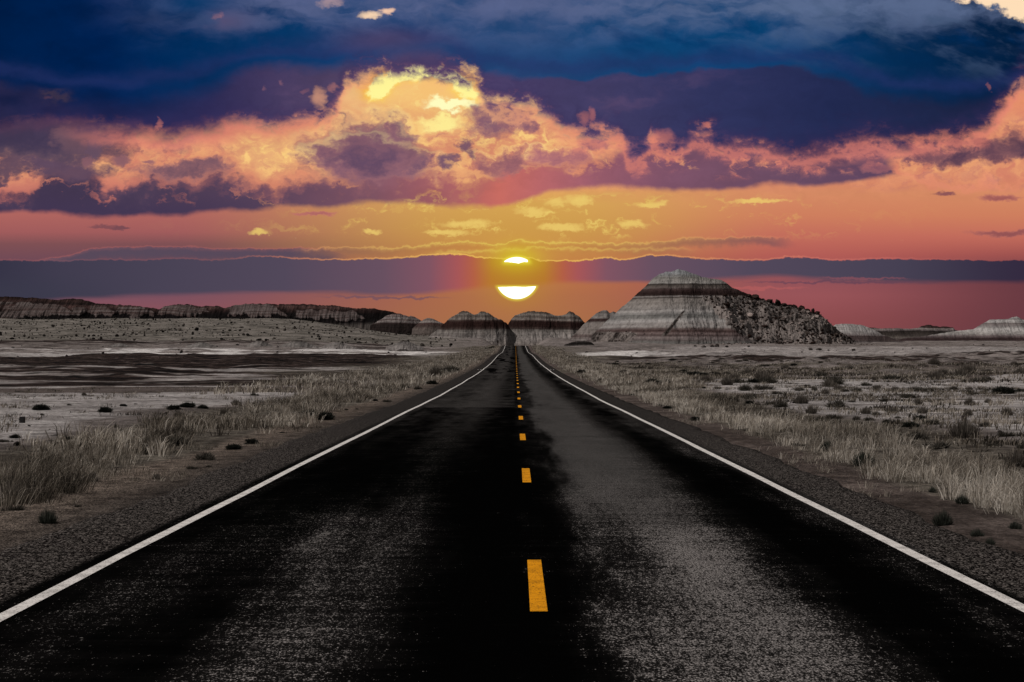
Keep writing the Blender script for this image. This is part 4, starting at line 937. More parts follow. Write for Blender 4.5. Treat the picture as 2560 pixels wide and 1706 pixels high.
# ------------------------------------------------------------------ rocks
def rock_mesh(seed, n=2):
    """an angular stone about one unit across, resting at z = 0"""
    rs = np.random.default_rng(seed)
    import bmesh
    bm = bmesh.new(); bmesh.ops.create_icosphere(bm, subdivisions=n, radius=0.5)
    co = np.array([v.co for v in bm.verts])
    for k in range(7):                                     # chop flat faces
        d = rs.normal(size=3); d /= np.linalg.norm(d); lim = rs.uniform(.24, .42)
        s = co @ d; co = co - np.outer(np.clip(s - lim, 0, None) * .9, d)
    co *= 1 + (rs.random((len(co), 1)) - .5) * .10
    co[:, 2] = (co[:, 2] - co[:, 2].min())
    f = np.array([[v.index for v in fa.verts] for fa in bm.faces]); bm.free()
    return co, f

def mat_rock(name, dark, light):
    m, g, p, pos = material(name)
    t = g.attr('tone', 'Fac')
    n = g.noise(pos, 1.6, 6, 0.65)
    c = g.mix(dark, light, g.sm(0.2, 0.85, t * 0.75 + (n - 0.5) * 0.9 + 0.1))
    g.put(p.inputs['Base Color'], c); bump(g, p, n, 0.25, 0.8)
    return m

def scatter_rocks(name, P, S, T, mat, seed, flat=.7, lod=1, **props):
    """many stones as one mass: P base points, S sizes, T tones"""
    protos = [rock_mesh(seed + i, lod) for i in range(10)]
    rs = np.random.default_rng(seed); Vs, Fs, Ts = [], [], []; off = 0
    for p_, s_, t_ in zip(P, S, T):
        co, f = protos[rs.integers(10)]
        a = rs.uniform(0, 6.283); ca, sa = math.cos(a), math.sin(a)
        q = co * s_ * np.array([rs.uniform(.8, 1.5), rs.uniform(.7, 1.2), rs.uniform(.45, 1.0) * flat / .7])
        q = np.stack([q[:, 0] * ca - q[:, 1] * sa, q[:, 0] * sa + q[:, 1] * ca, q[:, 2] - .18 * s_], 1) + p_
        Vs.append(q); Fs.append(f + off); Ts.append(np.full(len(q), t_)); off += len(q)
    return link(name, new_mesh(name, np.concatenate(Vs), np.concatenate(Fs), mat, False, {'tone': np.concatenate(Ts)}), **props)

rubmat = mat_rock('rubble_stone', (.016, .0095, .0075), (.31, .255, .23))
# blocks that slid down the right of the cone, its left foot and a stripe down its face
cv = CV.reshape(-1, 3); cr = CR.reshape(-1)
front = cv[:, 1] < YC + 2
cand = np.where((cr > .3) & front)[0]
wgt = cr[cand].copy(); wgt /= wgt.sum()
NR = 3400
pick = rng.choice(cand, NR, p=wgt)
P = cv[pick] + rng.normal(size=(NR, 3)) * [.12, .12, .03]
pxp = VPX + P[:, 0] / P[:, 1] * F
S_ = np.where(pxp > 1745, rng.gamma(1.5, .34, NR) + .2, rng.gamma(2.0, .16, NR) + .2)
S_ = np.clip(S_, .2, 3.2)
dk = fbm(P[:, 0] / 11, P[:, 2] / 9, 301, 4)
T_ = np.clip(rng.normal(.30, .24, NR) + (dk - .5) * 2.4 + np.where(pxp > 1745, (VPY - (P[:, 2] - CAMH) / P[:, 1] * F - 795) * .007, 0), 0, 1)
T_ = np.where(pxp < 1745, T_ * .9, T_)
scatter_rocks('rubble', P, S_, T_, rubmat, 11, kind='stuff', label='slide of broken grey and brown rock down the banded cone', category='rubble')

nt = 420; pxt = rng.uniform(1770, 2180, nt); Yt = 668 - np.abs(rng.normal(0, 13, nt)); Xt = (pxt - VPX) / F * Yt
scatter_rocks('rubble', np.stack([Xt, Yt, ground_z(Xt, Yt)], 1), np.clip(rng.gamma(1.4, .26, nt) + .15, .15, 1.8), np.clip(rng.normal(.34, .24, nt), 0, 1), rubmat, 71, kind='stuff', label='loose stones spread on the plain below the slide of rubble', category='rubble')
boulder_dark = mat_rock('dark_boulder_stone', (.012, .007, .0055), (.045, .03, .026))
def place_rock(px, py, w, h, Y, z, mat, label, seed, group=None, name='boulder', lod=3):
    co, f = rock_mesh(seed, lod); s = w / F * Y; hh = h / F * Y
    co = co * [s, s * .9, hh / max(co[:, 2].max(), .1)]
    co[:, 2] -= hh * .12
    # weathered lumps
    co += (np.stack([fbm(co[:, 1] / (s * .22) + seed, co[:, 2] / (s * .22), seed + i, 3) for i in range(3)], 1) - .5) * s * .22
    o = link(name, new_mesh(name, co, f, mat, True, {'tone': np.clip(.45 + (fbm(co[:, 0] / s * 3, co[:, 2] / s * 3, seed, 3) - .5) * 1.4, 0, 1)}))
    o.location = ((px - VPX) / F * Y, Y, z); o['label'] = label; o['category'] = 'boulder'
    if group: o['group'] = group
    return o
ridge = [(1872, 742, 14, 7, 'low dark block at the upper end of the boulder row on the cone'), (1888, 747, 20, 13, 'wide dark boulder at the top of the row on the cone shoulder'), (1907, 752, 14, 8, 'small dark block below the wide top boulder'), (1924, 753, 18, 12, 'rounded dark boulder left of the round ball shaped one'),
         (1944, 757, 17, 17, 'round ball shaped dark boulder on the cone shoulder'), (1961, 763, 17, 11, 'dark boulder right below the round ball shaped one'), (1974, 765, 14, 11, 'knobbly dark boulder near the middle of the row'), (1987, 766, 16, 14, 'dark boulder with a raised knob right of the middle'),
         (2002, 774, 20, 16, 'broad dark boulder above the standing block'), (2018, 779, 16, 12, 'slumped dark boulder left of the standing block'), (2032, 780, 9, 17, 'upright standing dark block on the cone shoulder'), (2044, 786, 15, 13, 'lowest dark boulder at the end of the row on the cone')]
csx = np.array(cone_sky, float)
for i, (px, py, w, h, lab) in enumerate(ridge):
    yy = np.interp(px, csx[:, 0], csx[:, 1]) + 2
    place_rock(px, py, w, h, YC - 1.5, zat(yy, YC) - .5, boulder_dark, lab, 400 + i, 'dark boulders along the cone shoulder')
def on_ground(px, py):
    """point of the plain seen at a pixel"""
    Y = 7625.0 / max(py - VPY, 8.0)
    lo, hi = 8.0, 1200.0
    ys = np.concatenate([np.arange(8, 120, .25), np.arange(120, 1150, 1.0)])
    xs = (px - VPX) / F * ys
    rows_ = VPY - (ground_z(xs, ys) - CAMH) / ys * F
    i = int(np.argmax(rows_ <= py)) if (rows_ <= py).any() else len(ys) - 1
    Y = float(ys[i])
    return (px - VPX) / F * Y, Y, float(ground_z(np.array([(px - VPX) / F * Y]), np.array([Y]))[0])
foot = [(1759, 869, 12, 6, 'flat dark boulder at the foot of the cone, leftmost of three'), (1780, 868, 14, 7, 'pale topped boulder in the middle of the cone foot'), (1792, 868, 13, 8, 'tilted dark boulder leaning by the pale topped one'), (1817, 869, 9, 6, 'small dark boulder alone before the cone'), (1871, 868, 8, 4, 'small flat boulder near the slide of rubble'),
        (2027, 876, 13, 5, 'low boulder on grey ground below the slide, left of a long one'), (2047, 876, 18, 5, 'long low boulder below the end of the slide'), (2071, 878, 6, 4, 'tiny dark boulder right of the long low one'), (2133, 878, 11, 6, 'dark boulder before the white ashy hill'), (1738, 867, 8, 4, 'pale little boulder at the cone foot'),
        (453, 883, 11, 9, 'dark squarish boulder on the white salt pan'), (446, 877, 6, 4, 'small dark stone just behind the squarish boulder'), (257, 885, 7, 6, 'dark stone at the left part of the salt pan'), (470, 888, 9, 4, 'flat stone in front of the squarish boulder')]
boulder_mid = mat_rock('boulder_stone', (.012, .009, .008), (.10, .085, .078))
for i, (px, py, w, h, lab) in enumerate(foot):
    x, y, z = on_ground(px, py)
    o = place_rock(px, py, w, h, y, z, boulder_mid, lab, 440 + i, 'fallen boulders on the plain')

# ------------------------------------------------------------------ grass
def blades(P, H, W, lean, tone, seed, out=None):
    """one bent tapering blade per row of P"""
    rs = np.random.default_rng(seed); n = len(P)
    az = rs.uniform(0, 2 * np.pi, n)
    la = (rs.uniform(0, 6.283, n) if out is None else out) + rs.normal(0, .5, n)
    dx, dy = (np.cos(la) * lean + .16) * H, np.sin(la) * lean * H
    wx, wy = np.cos(az) * W, np.sin(az) * W * .5
    b0 = P + np.stack([-wx, -wy, 0 * H], 1); b1 = P + np.stack([wx, wy, 0 * H], 1)
    mid = P + np.stack([dx * .32, dy * .32, H * .62], 1)
    m0 = mid + np.stack([-wx, -wy, 0 * H], 1) * .8; m1 = mid + np.stack([wx, wy, 0 * H], 1) * .8
    tip = P + np.stack([dx, dy, H * np.sqrt(np.clip(1 - lean ** 2 * .6, .2, 1))], 1)
    V = np.stack([b0, b1, m1, m0, tip], 1).reshape(-1, 3)
    i = np.arange(n)[:, None] * 5
    Fa = np.concatenate([i + [[0, 1, 2]], i + [[0, 2, 3]], i + [[3, 2, 4]]], 0)
    return V, Fa, np.repeat(tone, 5)
def mat_blades(name, stops, trans=.35):
    m, g, p, pos = material(name)
    c = g.ramp(g.attr('tone', 'Fac'), stops, raw=True)
    g.put(p.inputs['Base Color'], c)
    tr = g.n('ShaderNodeBsdfTranslucent'); g.put(tr.inputs[0], c)
    mx = g.n('ShaderNodeMixShader'); mx.inputs[0].default_value = trans
    g.t.links.new(p.outputs[0], mx.inputs[1]); g.t.links.new(tr.outputs[0], mx.inputs[2])
    g.t.links.new(mx.outputs[0], [n for n in g.t.nodes if n.type == 'OUTPUT_MATERIAL'][0].inputs[0])
    return m
straw = mat_blades('dry_grass', [(0, (.018, .0155, .013)), (.3, (.10, .084, .066)), (.6, (.28, .242, .198)), (.85, (.52, .465, .395)), (1, (.68, .625, .55))])
GV, GF, GT = [], [], []; goff = 0
def add_blades(P, H, W, lean, tone, seed, out=None):
    global goff
    v, f, t = blades(P, H, W, lean, tone, seed, out)
    GV.append(v); GF.append(f + goff); GT.append(t); goff += len(v)
def tufts(n, xlo, xhi, ylo, yhi, per, h, w, dens, seed, tone=.55, spread=.10, ypow=1.0, tsd=.17, fade=0.0):
    rs = np.random.default_rng(seed)
    u = rs.random(n) ** ypow
    y = ylo + (yhi - ylo) * u
    x = xlo(y) + (xhi(y) - xlo(y)) * rs.random(n)
    k = dens(x, y) > rs.random(n)
    x, y = x[k], y[k]
    if not len(x): return
    th = h * rs.uniform(.4, 1.3, len(x)) * (.55 + .9 * fbm(x / 1.4, y / 2.4, seed + 5, 3)); tt = np.clip(tone + (fbm(x / 2.2, y / 4.0, seed, 3) - .5) * .9 + rs.normal(0, .10, len(x)) + fade * np.clip(7.2 - np.abs(x), -2.2, 1.5), 0.02, 1)
    i = np.repeat(np.arange(len(x)), per)
    r = np.abs(rs.normal(0, spread, len(i))); a = rs.uniform(0, 6.283, len(i))
    bx, by = x[i] + r * np.cos(a), y[i] + r * np.sin(a)
    P = np.stack([bx, by, ground_z(bx, by) - .01], 1)
    H = th[i] * rs.uniform(.45, 1.1, len(i))
    add_blades(P, H, w * rs.uniform(.6, 1.3, len(i)), np.clip(.18 + .5 * r / spread + rs.normal(0, .18, len(i)), .03, 1.1), np.clip(tt[i] + rs.normal(0, tsd, len(i)), 0, 1), seed + 1, a)
C_ = lambda v: (lambda y: np.full_like(y, v))
pat = lambda sx, sy, seed, lo, hi: (lambda x, y: sst(lo, hi, fbm(x / sx, y / sy, seed, 4)))
bandR = lambda a, b: (lambda x, y: sst(a, a + .9, x + (fbm(x / 3, y / 3, 8, 3) - .5) * 1.6) * sst(b, b - 1.5, x + (fbm(x / 3, y / 5, 18, 3) - .5) * 2.5) * (.08 + .92 * sst(.38, .52, fbm(x / 2.2, y / 3.4, 28, 4))))
bandL = lambda a, b: (lambda x, y: bandR(a, b)(-x, y))
# right strip of straw, near to far
tufts(3600, C_(5.0), C_(9.3), 13, 45, 42, .29, .0042, bandR(5.4, 8.7), 501, .62, .11, 1.15, .25, .12)
tufts(3600, C_(5.0), C_(11), 42, 100, 18, .29, .009, bandR(5.4, 9.8), 503, .58, .15, 1.0, .25, .12)
tufts(5000, C_(5.0), lambda y: 11 + (y - 95) * .04, 95, 300, 8, .38, .02, bandR(5.4, 13), 505, .60, .22, 1.0, .22)
tufts(2600, C_(5.0), lambda y: 14 + 0 * y, 280, 600, 5, .42, .035, bandR(5.2, 15), 507, .5, .35)
# left strip, greyer and thinner near the camera
tufts(2000, C_(-11.5), C_(-5.6), 13, 34, 40, .25, .0042, lambda x, y: sst(6.4, 7.8, -x + (fbm(x, y / 2, 5, 3) - .5) * 2) * sst(9.6, 8.2, -x + (fbm(x / 2, y / 3, 6, 3) - .5) * 2) * (.03 + .97 * sst(.49, .59, fbm(x / 1.8, y / 2.6, 38, 4))), 511, .34, .12, 1.0, .26)
tufts(3800, C_(-13), C_(-5.6), 32, 100, 20, .36, .009, lambda x, y: sst(6.0, 7.6, -x + (fbm(x, y / 4, 5, 3) - .5) * 2) * sst(11.0, 8.6, -x + (fbm(x / 3, y / 6, 7, 3) - .5) * 3) * (.08 + .92 * sst(.44, .56, fbm(x / 2.4, y / 4, 48, 4))), 513, .46, .16, 1.0, .25)
tufts(NR, lambda y: -16 - (y - 95) * .03, C_(-5.4), 80, 300, 8, .42, .02, bandL(5.6, 17), 515, .55, .22, 1.0, .25)
tufts(2600, C_(-16), C_(-5.2), 280, 600, 5, .42, .035, bandL(5.2, 16), 517, .5, .35)
# rank dark clumps by the left edge of the verge
tufts(150, lambda y: -.305 * y, lambda y: -.258 * y, 17, 27, 80, .35, .0045, lambda x, y: sst(-6.0, -6.6, x), 541, .26, .16, 1.0, .2)
tufts(120, lambda y: -.27 * y, lambda y: -.215 * y, 21, 29, 60, .28, .0045, lambda x, y: sst(-6.2, -6.8, x) * sst(.42, .55, fbm(x / 1.2, y / 2, 148, 3)), 543, .34, .14, 1.0, .25)
tufts(260, lambda y: -.22 * y, lambda y: -.15 * y, 30, 48, 40, .34, .007, lambda x, y: sst(-6.8, -7.4, x) * sst(.45, .56, fbm(x / 2, y / 3, 138, 3)), 545, .22, .16, 1.0, .2)
# thin sprigs on the verges
tufts(900, C_(4.7), C_(6.6), 12, 60, 9, .16, .0035, pat(1.6, 2.6, 58, .5, .66), 521, .66, .07)
tufts(2600, C_(-8.0), C_(-5.0), 12, 60, 9, .11, .0035, pat(1.4, 2.4, 68, .46, .64), 523, .45, .07)
# scattered grass on the flats to the right and the far straw belts there
tufts(2800, C_(8.5), lambda y: .32 * y + 6, 22, 110, 14, .22, .010, lambda x, y: sst(.50, .60, fbm(x / 4, y / 5, 78, 4)) * sst(9, 11, x), 525, .48, .22)
tufts(6500, C_(8.0), lambda y: .33 * y, 110, 268, 7, .30, .026, lambda x, y: sst(.42, .58, fbm(x / 12, y / 10, 88, 4)) * sst(.2, .8, (y - 100) / 60 + .2), 527, .52, .4)
tufts(1500, lambda y: -.32 * y - 4, C_(-12), 24, 100, 10, .16, .010, lambda x, y: sst(.60, .68, fbm(x / 3, y / 6, 98, 4)), 529, .35, .2)
# low dark growth between the shrubs
tufts(4200, C_(8.0), lambda y: .32 * y + 4, 24, 120, 14, .17, .014, lambda x, y: sst(.50, .62, fbm(x / 3.2, y / 4.2, 108, 4)) * sst(8.5, 10.5, x), 531, .16, .22)
tufts(4600, C_(8.0), lambda y: .33 * y, 110, 280, 9, .30, .04, lambda x, y: sst(.50, .62, fbm(x / 9, y / 9, 118, 4)), 533, .14, .45)
tufts(1500, lambda y: -.32 * y - 4, C_(-7), 18, 100, 12, .12, .010, lambda x, y: sst(.56, .66, fbm(x / 2.6, y / 4, 128, 4)), 535, .15, .18)
link('grass', new_mesh('grass', np.concatenate(GV), np.concatenate(GF), straw, False, {'tone': np.concatenate(GT)}), kind='stuff', label='dry straw coloured grass along both verges and over the flats', category='grass')

# ------------------------------------------------------------------ shrubs
def shrub_proto(kind, seed):
    """a bush one unit wide, made of many twigs and leaves"""
    rs = np.random.default_rng(seed); Vs, Fs, Ts = [], [], []; off = 0
    def put(v, f, t):
        nonlocal off
        Vs.append(v); Fs.append(f + off); Ts.append(t); off += len(v)
    if kind in ('tuft', 'spiky'):          # upright bristly dome
        n = 520; r = np.sqrt(rs.random(n)) * .32; a = rs.uniform(0, 6.283, n)
        P = np.stack([r * np.cos(a), r * np.sin(a), 0 * r], 1)
        H = (.58 - .35 * (r / .32) ** 2) * rs.uniform(.7, 1.15, n)
        la = a + rs.normal(0, .4, n); lean = np.clip(r / .32 * .55 + rs.normal(0, .1, n), .02, .8)
        tip = P + np.stack([np.cos(la) * lean * .32, np.sin(la) * lean * .32, H], 1)
        w = .008
    elif kind == 'sage':        # open twiggy mound
        n = 950; a = rs.uniform(0, 6.283, n); el = np.arccos(rs.uniform(.05, 1, n) ** .8)
        c = rs.integers(0, 7, n); cx = rs.normal(0, .16, (7, 2)); base = np.stack([cx[c, 0], cx[c, 1], 0 * a], 1)
        L = rs.uniform(.16, .36, n) * (1 - .35 * np.abs(cx[c]).sum(1))
        P = base + np.stack([np.cos(a) * np.sin(el), np.sin(a) * np.sin(el), np.cos(el)], 1) * (L * rs.uniform(.0, .55, n))[:, None]
        tip = base + np.stack([np.cos(a) * np.sin(el) * 1.15, np.sin(a) * np.sin(el) * 1.15, np.cos(el) * .95], 1) * L[:, None] + rs.normal(0, .02, (n, 3))
        w = .010
    else:                       # dense dark cushion
        n = 1500; a = rs.uniform(0, 6.283, n); el = np.arccos(rs.uniform(.0, 1, n) ** .7)
        R_ = rs.uniform(.55, 1, n) ** .5
        d = np.stack([np.cos(a) * np.sin(el) * .48, np.sin(a) * np.sin(el) * .48, np.cos(el) * .36], 1)
        lump = 1 + (fbm(a * 1.6 + seed, el * 3, seed, 3) - .5) * 1.0
        P = d * (R_ * .72 * lump)[:, None]; tip = d * (R_ * 1.05 * lump)[:, None] + rs.normal(0, .055, (n, 3)); tip[:, 2] = np.abs(tip[:, 2]) + .01
        w = .017
    s = rs.normal(size=(len(P), 3)); s[:, 2] *= .3; s /= np.linalg.norm(s, axis=1)[:, None]; s *= w * rs.uniform(.6, 1.4, len(P))[:, None]
    mid = P * .45 + tip * .55
    V = np.stack([P - s, P + s, mid + s * .9, mid - s * .9, tip], 1).reshape(-1, 3); V[:, 2] = np.maximum(V[:, 2], -.02)
    i = np.arange(len(P))[:, None] * 5
    put(V, np.concatenate([i + [[0, 1, 2]], i + [[0, 2, 3]], i + [[3, 2, 4]]], 0), np.repeat(np.clip(rs.normal(.5, .22, len(P)), 0, 1), 5))
    # a woody heart so that the bush is not see-through
    k, f = rock_mesh(seed + 900, 2)
    sc = {'tuft': (.44, .44, .26), 'spiky': (.34, .34, .14), 'sage': (.36, .36, .16), 'cushion': (.46, .46, .22)}[kind]
    k = k * sc; k[:, 2] -= .03
    k = k * (1 + (fbm(k[:, 0] * 9, k[:, 1] * 9 + k[:, 2] * 7, seed, 3) - .5)[:, None] * .5)
    put(k, f, np.full(len(k), .02))
    return np.concatenate(Vs), np.concatenate(Fs), np.concatenate(Ts)
shrub_mats = {'tuft': mat_blades('bristle_brush', [(0, (.018, .015, .013)), (.4, (.085, .072, .060)), (.7, (.15, .13, .112)), (1, (.27, .24, .205))], .3),
              'sage': mat_blades('sage_twigs', [(0, (.008, .007, .006)), (.4, (.045, .040, .033)), (.7, (.10, .09, .075)), (1, (.24, .215, .18))], .25),
              'cushion': mat_blades('dark_leaves', [(0, (.004, .0042, .004)), (.5, (.018, .019, .016)), (.8, (.04, .042, .035)), (1, (.085, .084, .07))], .2)}
shrub_mats['spiky'] = mat_blades('green_spikes', [(0, (.008, .0085, .007)), (.5, (.035, .038, .031)), (.8, (.075, .08, .064)), (1, (.15, .15, .125))], .2)
shrub_mesh = {k: [new_mesh('shrub', *shrub_proto(k, 600 + i * 7 + 50 * j)[:2], shrub_mats[k], False, {'tone': shrub_proto(k, 600 + i * 7 + 50 * j)[2]}) for i in range(4)] for j, k in enumerate(('tuft', 'sage', 'cushion', 'spiky'))}
KIND = {'D': 'spiky', 'B': 'tuft', 'A': 'sage', 'C': 'cushion'}
WORD = {'D': 'dark green spiky tuft', 'B': 'bristly grey brush tuft', 'A': 'straggly grey sagebrush', 'C': 'dense dark cushion shrub'}
nsh = 0
def shrub(px, py, w, k, label=None, group=None, tall=1.0, pos=None):
    global nsh
    kk = KIND[k]; me = shrub_mesh[kk][nsh % 4]; nsh += 1
    x, y, z = pos if pos else on_ground(px, py)
    s = w / F * y * 1.12
    o = bpy.data.objects.new('shrub', me); col.objects.link(o)
    o.location = (x, y, z - .01)
    o.rotation_euler = (0, 0, (nsh * 2.399) % 6.283)
    asp = tall * (.68 if k == 'C' else 1.0) * (0.9 + .35 * ((nsh * .618) % 1))
    o.scale = (s, s * .9, s * asp)
    o['category'] = 'shrub'; o['label'] = label or WORD[k]
    if group: o['group'] = group
    return o
named = [  # shrubs one can point to: column, row of the foot, width, kind, label
    (120, 1311, 58, 'D', 'dark green spiky shrub alone on the gravel verge near the left edge'), (30, 1258, 96, 'B', 'big rounded grey brush tuft at the left edge'), (92, 1250, 70, 'A', 'dark tangled sagebrush right of the big rounded tuft'),
    (166, 1213, 74, 'A', 'sagebrush half buried in straw on the left verge'), (223, 1206, 54, 'B', 'straw coloured leaning tuft on the left verge'), (370, 1122, 92, 'A', 'long dark sagebrush clump at the back of the left grass'),
    (445, 1114, 92, 'A', 'grey sagebrush beside the long dark clump on the left'), (630, 1112, 36, 'C', 'round black shrub on the left gravel near the road'), (584, 1125, 44, 'C', 'ragged dark shrub just left of the round black one'),
    (102, 1025, 50, 'C', 'flat topped dark shrub on the salt flat above the square post'), (263, 1032, 38, 'C', 'dark oval shrub alone on the salt flat'), (434, 1025, 37, 'C', 'first of three dark shrubs joined on the salt flat'),
    (469, 1019, 44, 'C', 'middle and biggest of three joined dark shrubs'), (507, 1022, 30, 'C', 'right hand one of three joined dark shrubs'), (446, 1043, 30, 'B', 'small grey tuft below the three joined shrubs'), (418, 1057, 28, 'C', 'small dark shrub where the brown silt begins'),
    (308, 1017, 20, 'C', 'small flat shrub between the oval shrub and the joined three'), (1135, 930, 58, 'A', 'wide dark sagebrush by the far left bend of the white line'), (1088, 940, 40, 'B', 'tall grey tuft left of the wide far sagebrush'),
    (776, 1040, 54, 'A', 'grey sagebrush deep in the left straw'), (814, 1051, 52, 'C', 'low black shrub at the edge of the left straw'), (1632, 963, 48, 'C', 'black shrub pair standing out beyond the right grass'), (1452, 934, 30, 'C', 'small dark shrub near the far right road edge'),
    (2066, 1127, 38, 'D', 'black shrub in the right straw'), (2159, 1167, 62, 'D', 'wide dark green shrub in front of the right straw'), (2260, 1195, 18, 'C', 'tiny upright dark shrub in the right straw'), (2331, 1233, 26, 'D', 'small dark spiky shrub at the edge of the right straw'),
    (2404, 1260, 44, 'D', 'dark green spiky shrub in front of bright straw'), (2355, 1313, 56, 'D', 'green spiky shrub on the bare strip beside the right shoulder'), (2537, 1326, 36, 'D', 'green spiky shrub on bare dirt at the right edge'), (2441, 1346, 38, 'D', 'grey green sprig by the right shoulder'), (2474, 1366, 30, 'D', 'lowest sprig by the right shoulder'),
    (2410, 1096, 84, 'B', 'broad double brush tuft below the right square post'), (2350, 1122, 74, 'A', 'straw topped sagebrush left below the double tuft'), (2295, 980, 48, 'A', 'high dark sagebrush on the pale right flat'), (2003, 1009, 46, 'B', 'dark barrel shaped tuft on the right flat'),
    (2540, 1168, 64, 'B', 'thick straw tuft at the right edge of the flat'), (2555, 1122, 46, 'A', 'dark sagebrush cut by the right frame edge'), (2419, 1039, 28, 'B', 'upright bristly tuft just behind the right square post'), (1737, 1052, 30, 'C', 'dark green shrub on the bare path right of the road')]
for a in named: shrub(*a)
more_right = [(2028, 1035, 36, 'B'), (2093, 1019, 52, 'A'), (2164, 1035, 28, 'B'), (2293, 1012, 32, 'B'), (2423, 1014, 32, 'B'), (2517, 1039, 35, 'B'), (2230, 1033, 30, 'B'), (2305, 1034, 30, 'B'), (2345, 1028, 26, 'A'), (2461, 1067, 38, 'A'),
    (2517, 1092, 50, 'A'), (2510, 1150, 40, 'A'), (2139, 1051, 33, 'A'), (2172, 1053, 33, 'A'), (2043, 1053, 36, 'A'), (2083, 1048, 43, 'A'), (2192, 1039, 36, 'A'), (2242, 1047, 20, 'A'), (2225, 1061, 50, 'A'), (2275, 1069, 46, 'C'), (2298, 1053, 40, 'C'),
    (2335, 1063, 50, 'A'), (2209, 1083, 28, 'A'), (2189, 1087, 20, 'A'), (2252, 1090, 36, 'B'), (2285, 1098, 56, 'A'), (2222, 1100, 40, 'A'), (2272, 1113, 33, 'A'), (2381, 975, 30, 'A'), (2424, 984, 24, 'C'), (2464, 980, 28, 'A'), (2504, 976, 26, 'C'), (2550, 980, 26, 'C'),
    (2189, 977, 20, 'B'), (2235, 980, 22, 'A'), (2142, 980, 30, 'A'), (2109, 980, 26, 'A'), (2063, 985, 26, 'B'), (2036, 977, 30, 'A'), (2000, 977, 28, 'A'), (2093, 961, 60, 'A'), (2159, 965, 30, 'A'), (1500, 954, 30, 'A'), (1550, 958, 24, 'A'), (1576, 963, 20, 'A'),
    (1620, 984, 45, 'A'), (1658, 989, 22, 'A'), (1580, 989, 14, 'C'), (1668, 1022, 26, 'C'), (1647, 1015, 18, 'A'), (1834, 1019, 22, 'A'), (1867, 1078, 24, 'A'), (1790, 973, 20, 'A'), (1709, 971, 16, 'A'), (1818, 963, 38, 'B'), (1864, 977, 50, 'A'), (1739, 991, 20, 'C'),
    (1793, 996, 44, 'A'), (1834, 1004, 28, 'C'), (1874, 1010, 24, 'C'), (1892, 1013, 16, 'C'), (1930, 1011, 28, 'A'), (1943, 987, 28, 'A'), (1994, 978, 18, 'B'), (1956, 1019, 40, 'A'), (1994, 1008, 28, 'C'), (1912, 958, 60, 'A'), (1760, 972, 14, 'C'), (1884, 957, 30, 'C'), (1668, 962, 22, 'B'),
    (2480, 1115, 30, 'A'), (2130, 1006, 20, 'A'), (2210, 1004, 26, 'A'), (2350, 1003, 22, 'A'), (2470, 1008, 22, 'B'), (2540, 1060, 24, 'A'), (1960, 1040, 26, 'A')]
more_left = [(37, 1097, 28, 'C'), (10, 1106, 28, 'A'), (166, 1099, 32, 'C'), (289, 1070, 18, 'B'), (210, 989, 14, 'B'), (590, 1013, 28, 'B'), (635, 990, 22, 'A'), (408, 1134, 18, 'A'), (440, 1131, 16, 'A'), (392, 1198, 26, 'B'), (344, 1198, 16, 'A'), (311, 1233, 14, 'A'), (195, 1272, 24, 'A'), (38, 1278, 44, 'A'),
    (478, 1175, 28, 'A'), (523, 1169, 24, 'A'), (513, 1150, 60, 'A'), (453, 1188, 16, 'A'), (704, 1084, 14, 'C'), (866, 1026, 12, 'C'), (892, 1024, 10, 'C'), (938, 1003, 14, 'C'), (967, 1006, 24, 'A'), (1016, 970, 30, 'A'), (1042, 974, 26, 'A'), (1080, 961, 30, 'C'), (802, 981, 20, 'A'), (961, 987, 18, 'A'),
    (1225, 872, 12, 'C'), (1232, 870, 10, 'C'), (1216, 873, 10, 'C'), (340, 1012, 14, 'A'), (170, 1014, 14, 'A'), (690, 975, 20, 'A'), (560, 1035, 22, 'B'), (250, 1150, 30, 'A'), (150, 1160, 36, 'A'), (60, 1170, 40, 'A'), (320, 1150, 30, 'A'), (20, 1190, 40, 'A'), (240, 1175, 30, 'A')]
for px, py, w, k in more_right: shrub(px, py, w, k, WORD[k] + ' among many on the flats right of the road', 'shrubs on the flats right of the road')
for px, py, w, k in more_left: shrub(px, py, w, k, WORD[k] + ' among others left of the road', 'shrubs left of the road')
rs = np.random.default_rng(77); cnt = 0
while cnt < 142:                      # the farther flats on the right
    y = rs.uniform(72, 290); px = rs.uniform(1480, 2600); x = (px - VPX) / F * y
    if x < 10 or fbm(np.array([x / 14]), np.array([y / 12]), 88, 4)[0] < .44: continue
    k = rs.choice(['A', 'A', 'C', 'B'])
    shrub(px, 0, rs.uniform(.5, 1.5) * F / y, k, 'low ' + WORD[k] + ' on the distant flats right of the road', 'low shrubs on the distant flats', .75, (x, y, float(ground_z(np.array([x]), np.array([y]))[0]))); cnt += 1

# far scrub and stones too many to count
n = 3400; Yp = rs.uniform(558, 1090, n); pxp = rs.uniform(-60, 1150, n)
kq = (fbm(pxp / 40, Yp / 30, 411, 4) > .40) & (pxp < 1180 - (1100 - Yp) * .1)
Yp, pxp = Yp[kq], pxp[kq]; Xp = (pxp - VPX) / F * Yp
P = np.stack([Xp, Yp, ground_z(Xp, Yp)], 1)
scatter_rocks('scrub', P, np.clip(rs.gamma(2.0, .26, len(P)), .25, 1.7), np.clip(rs.normal(.30, .25, len(P)), 0, 1), mat_rock('far_scrub', (.008, .007, .006), (.12, .105, .09)), 21, .9, 1, kind='stuff', label='dark low scrub dotted over the far stony plain', category='scrub')
n = 1500; Yp = np.concatenate([rs.uniform(20, 110, 700), rs.uniform(300, 660, 800)]); pxp = rs.uniform(-40, 2600, n)
kq = (np.abs((pxp - VPX) / F * Yp) > 9) & (fbm(pxp / 60, Yp / 9, 421, 4) > .5)
Yp, pxp = Yp[kq], pxp[kq]; Xp = (pxp - VPX) / F * Yp
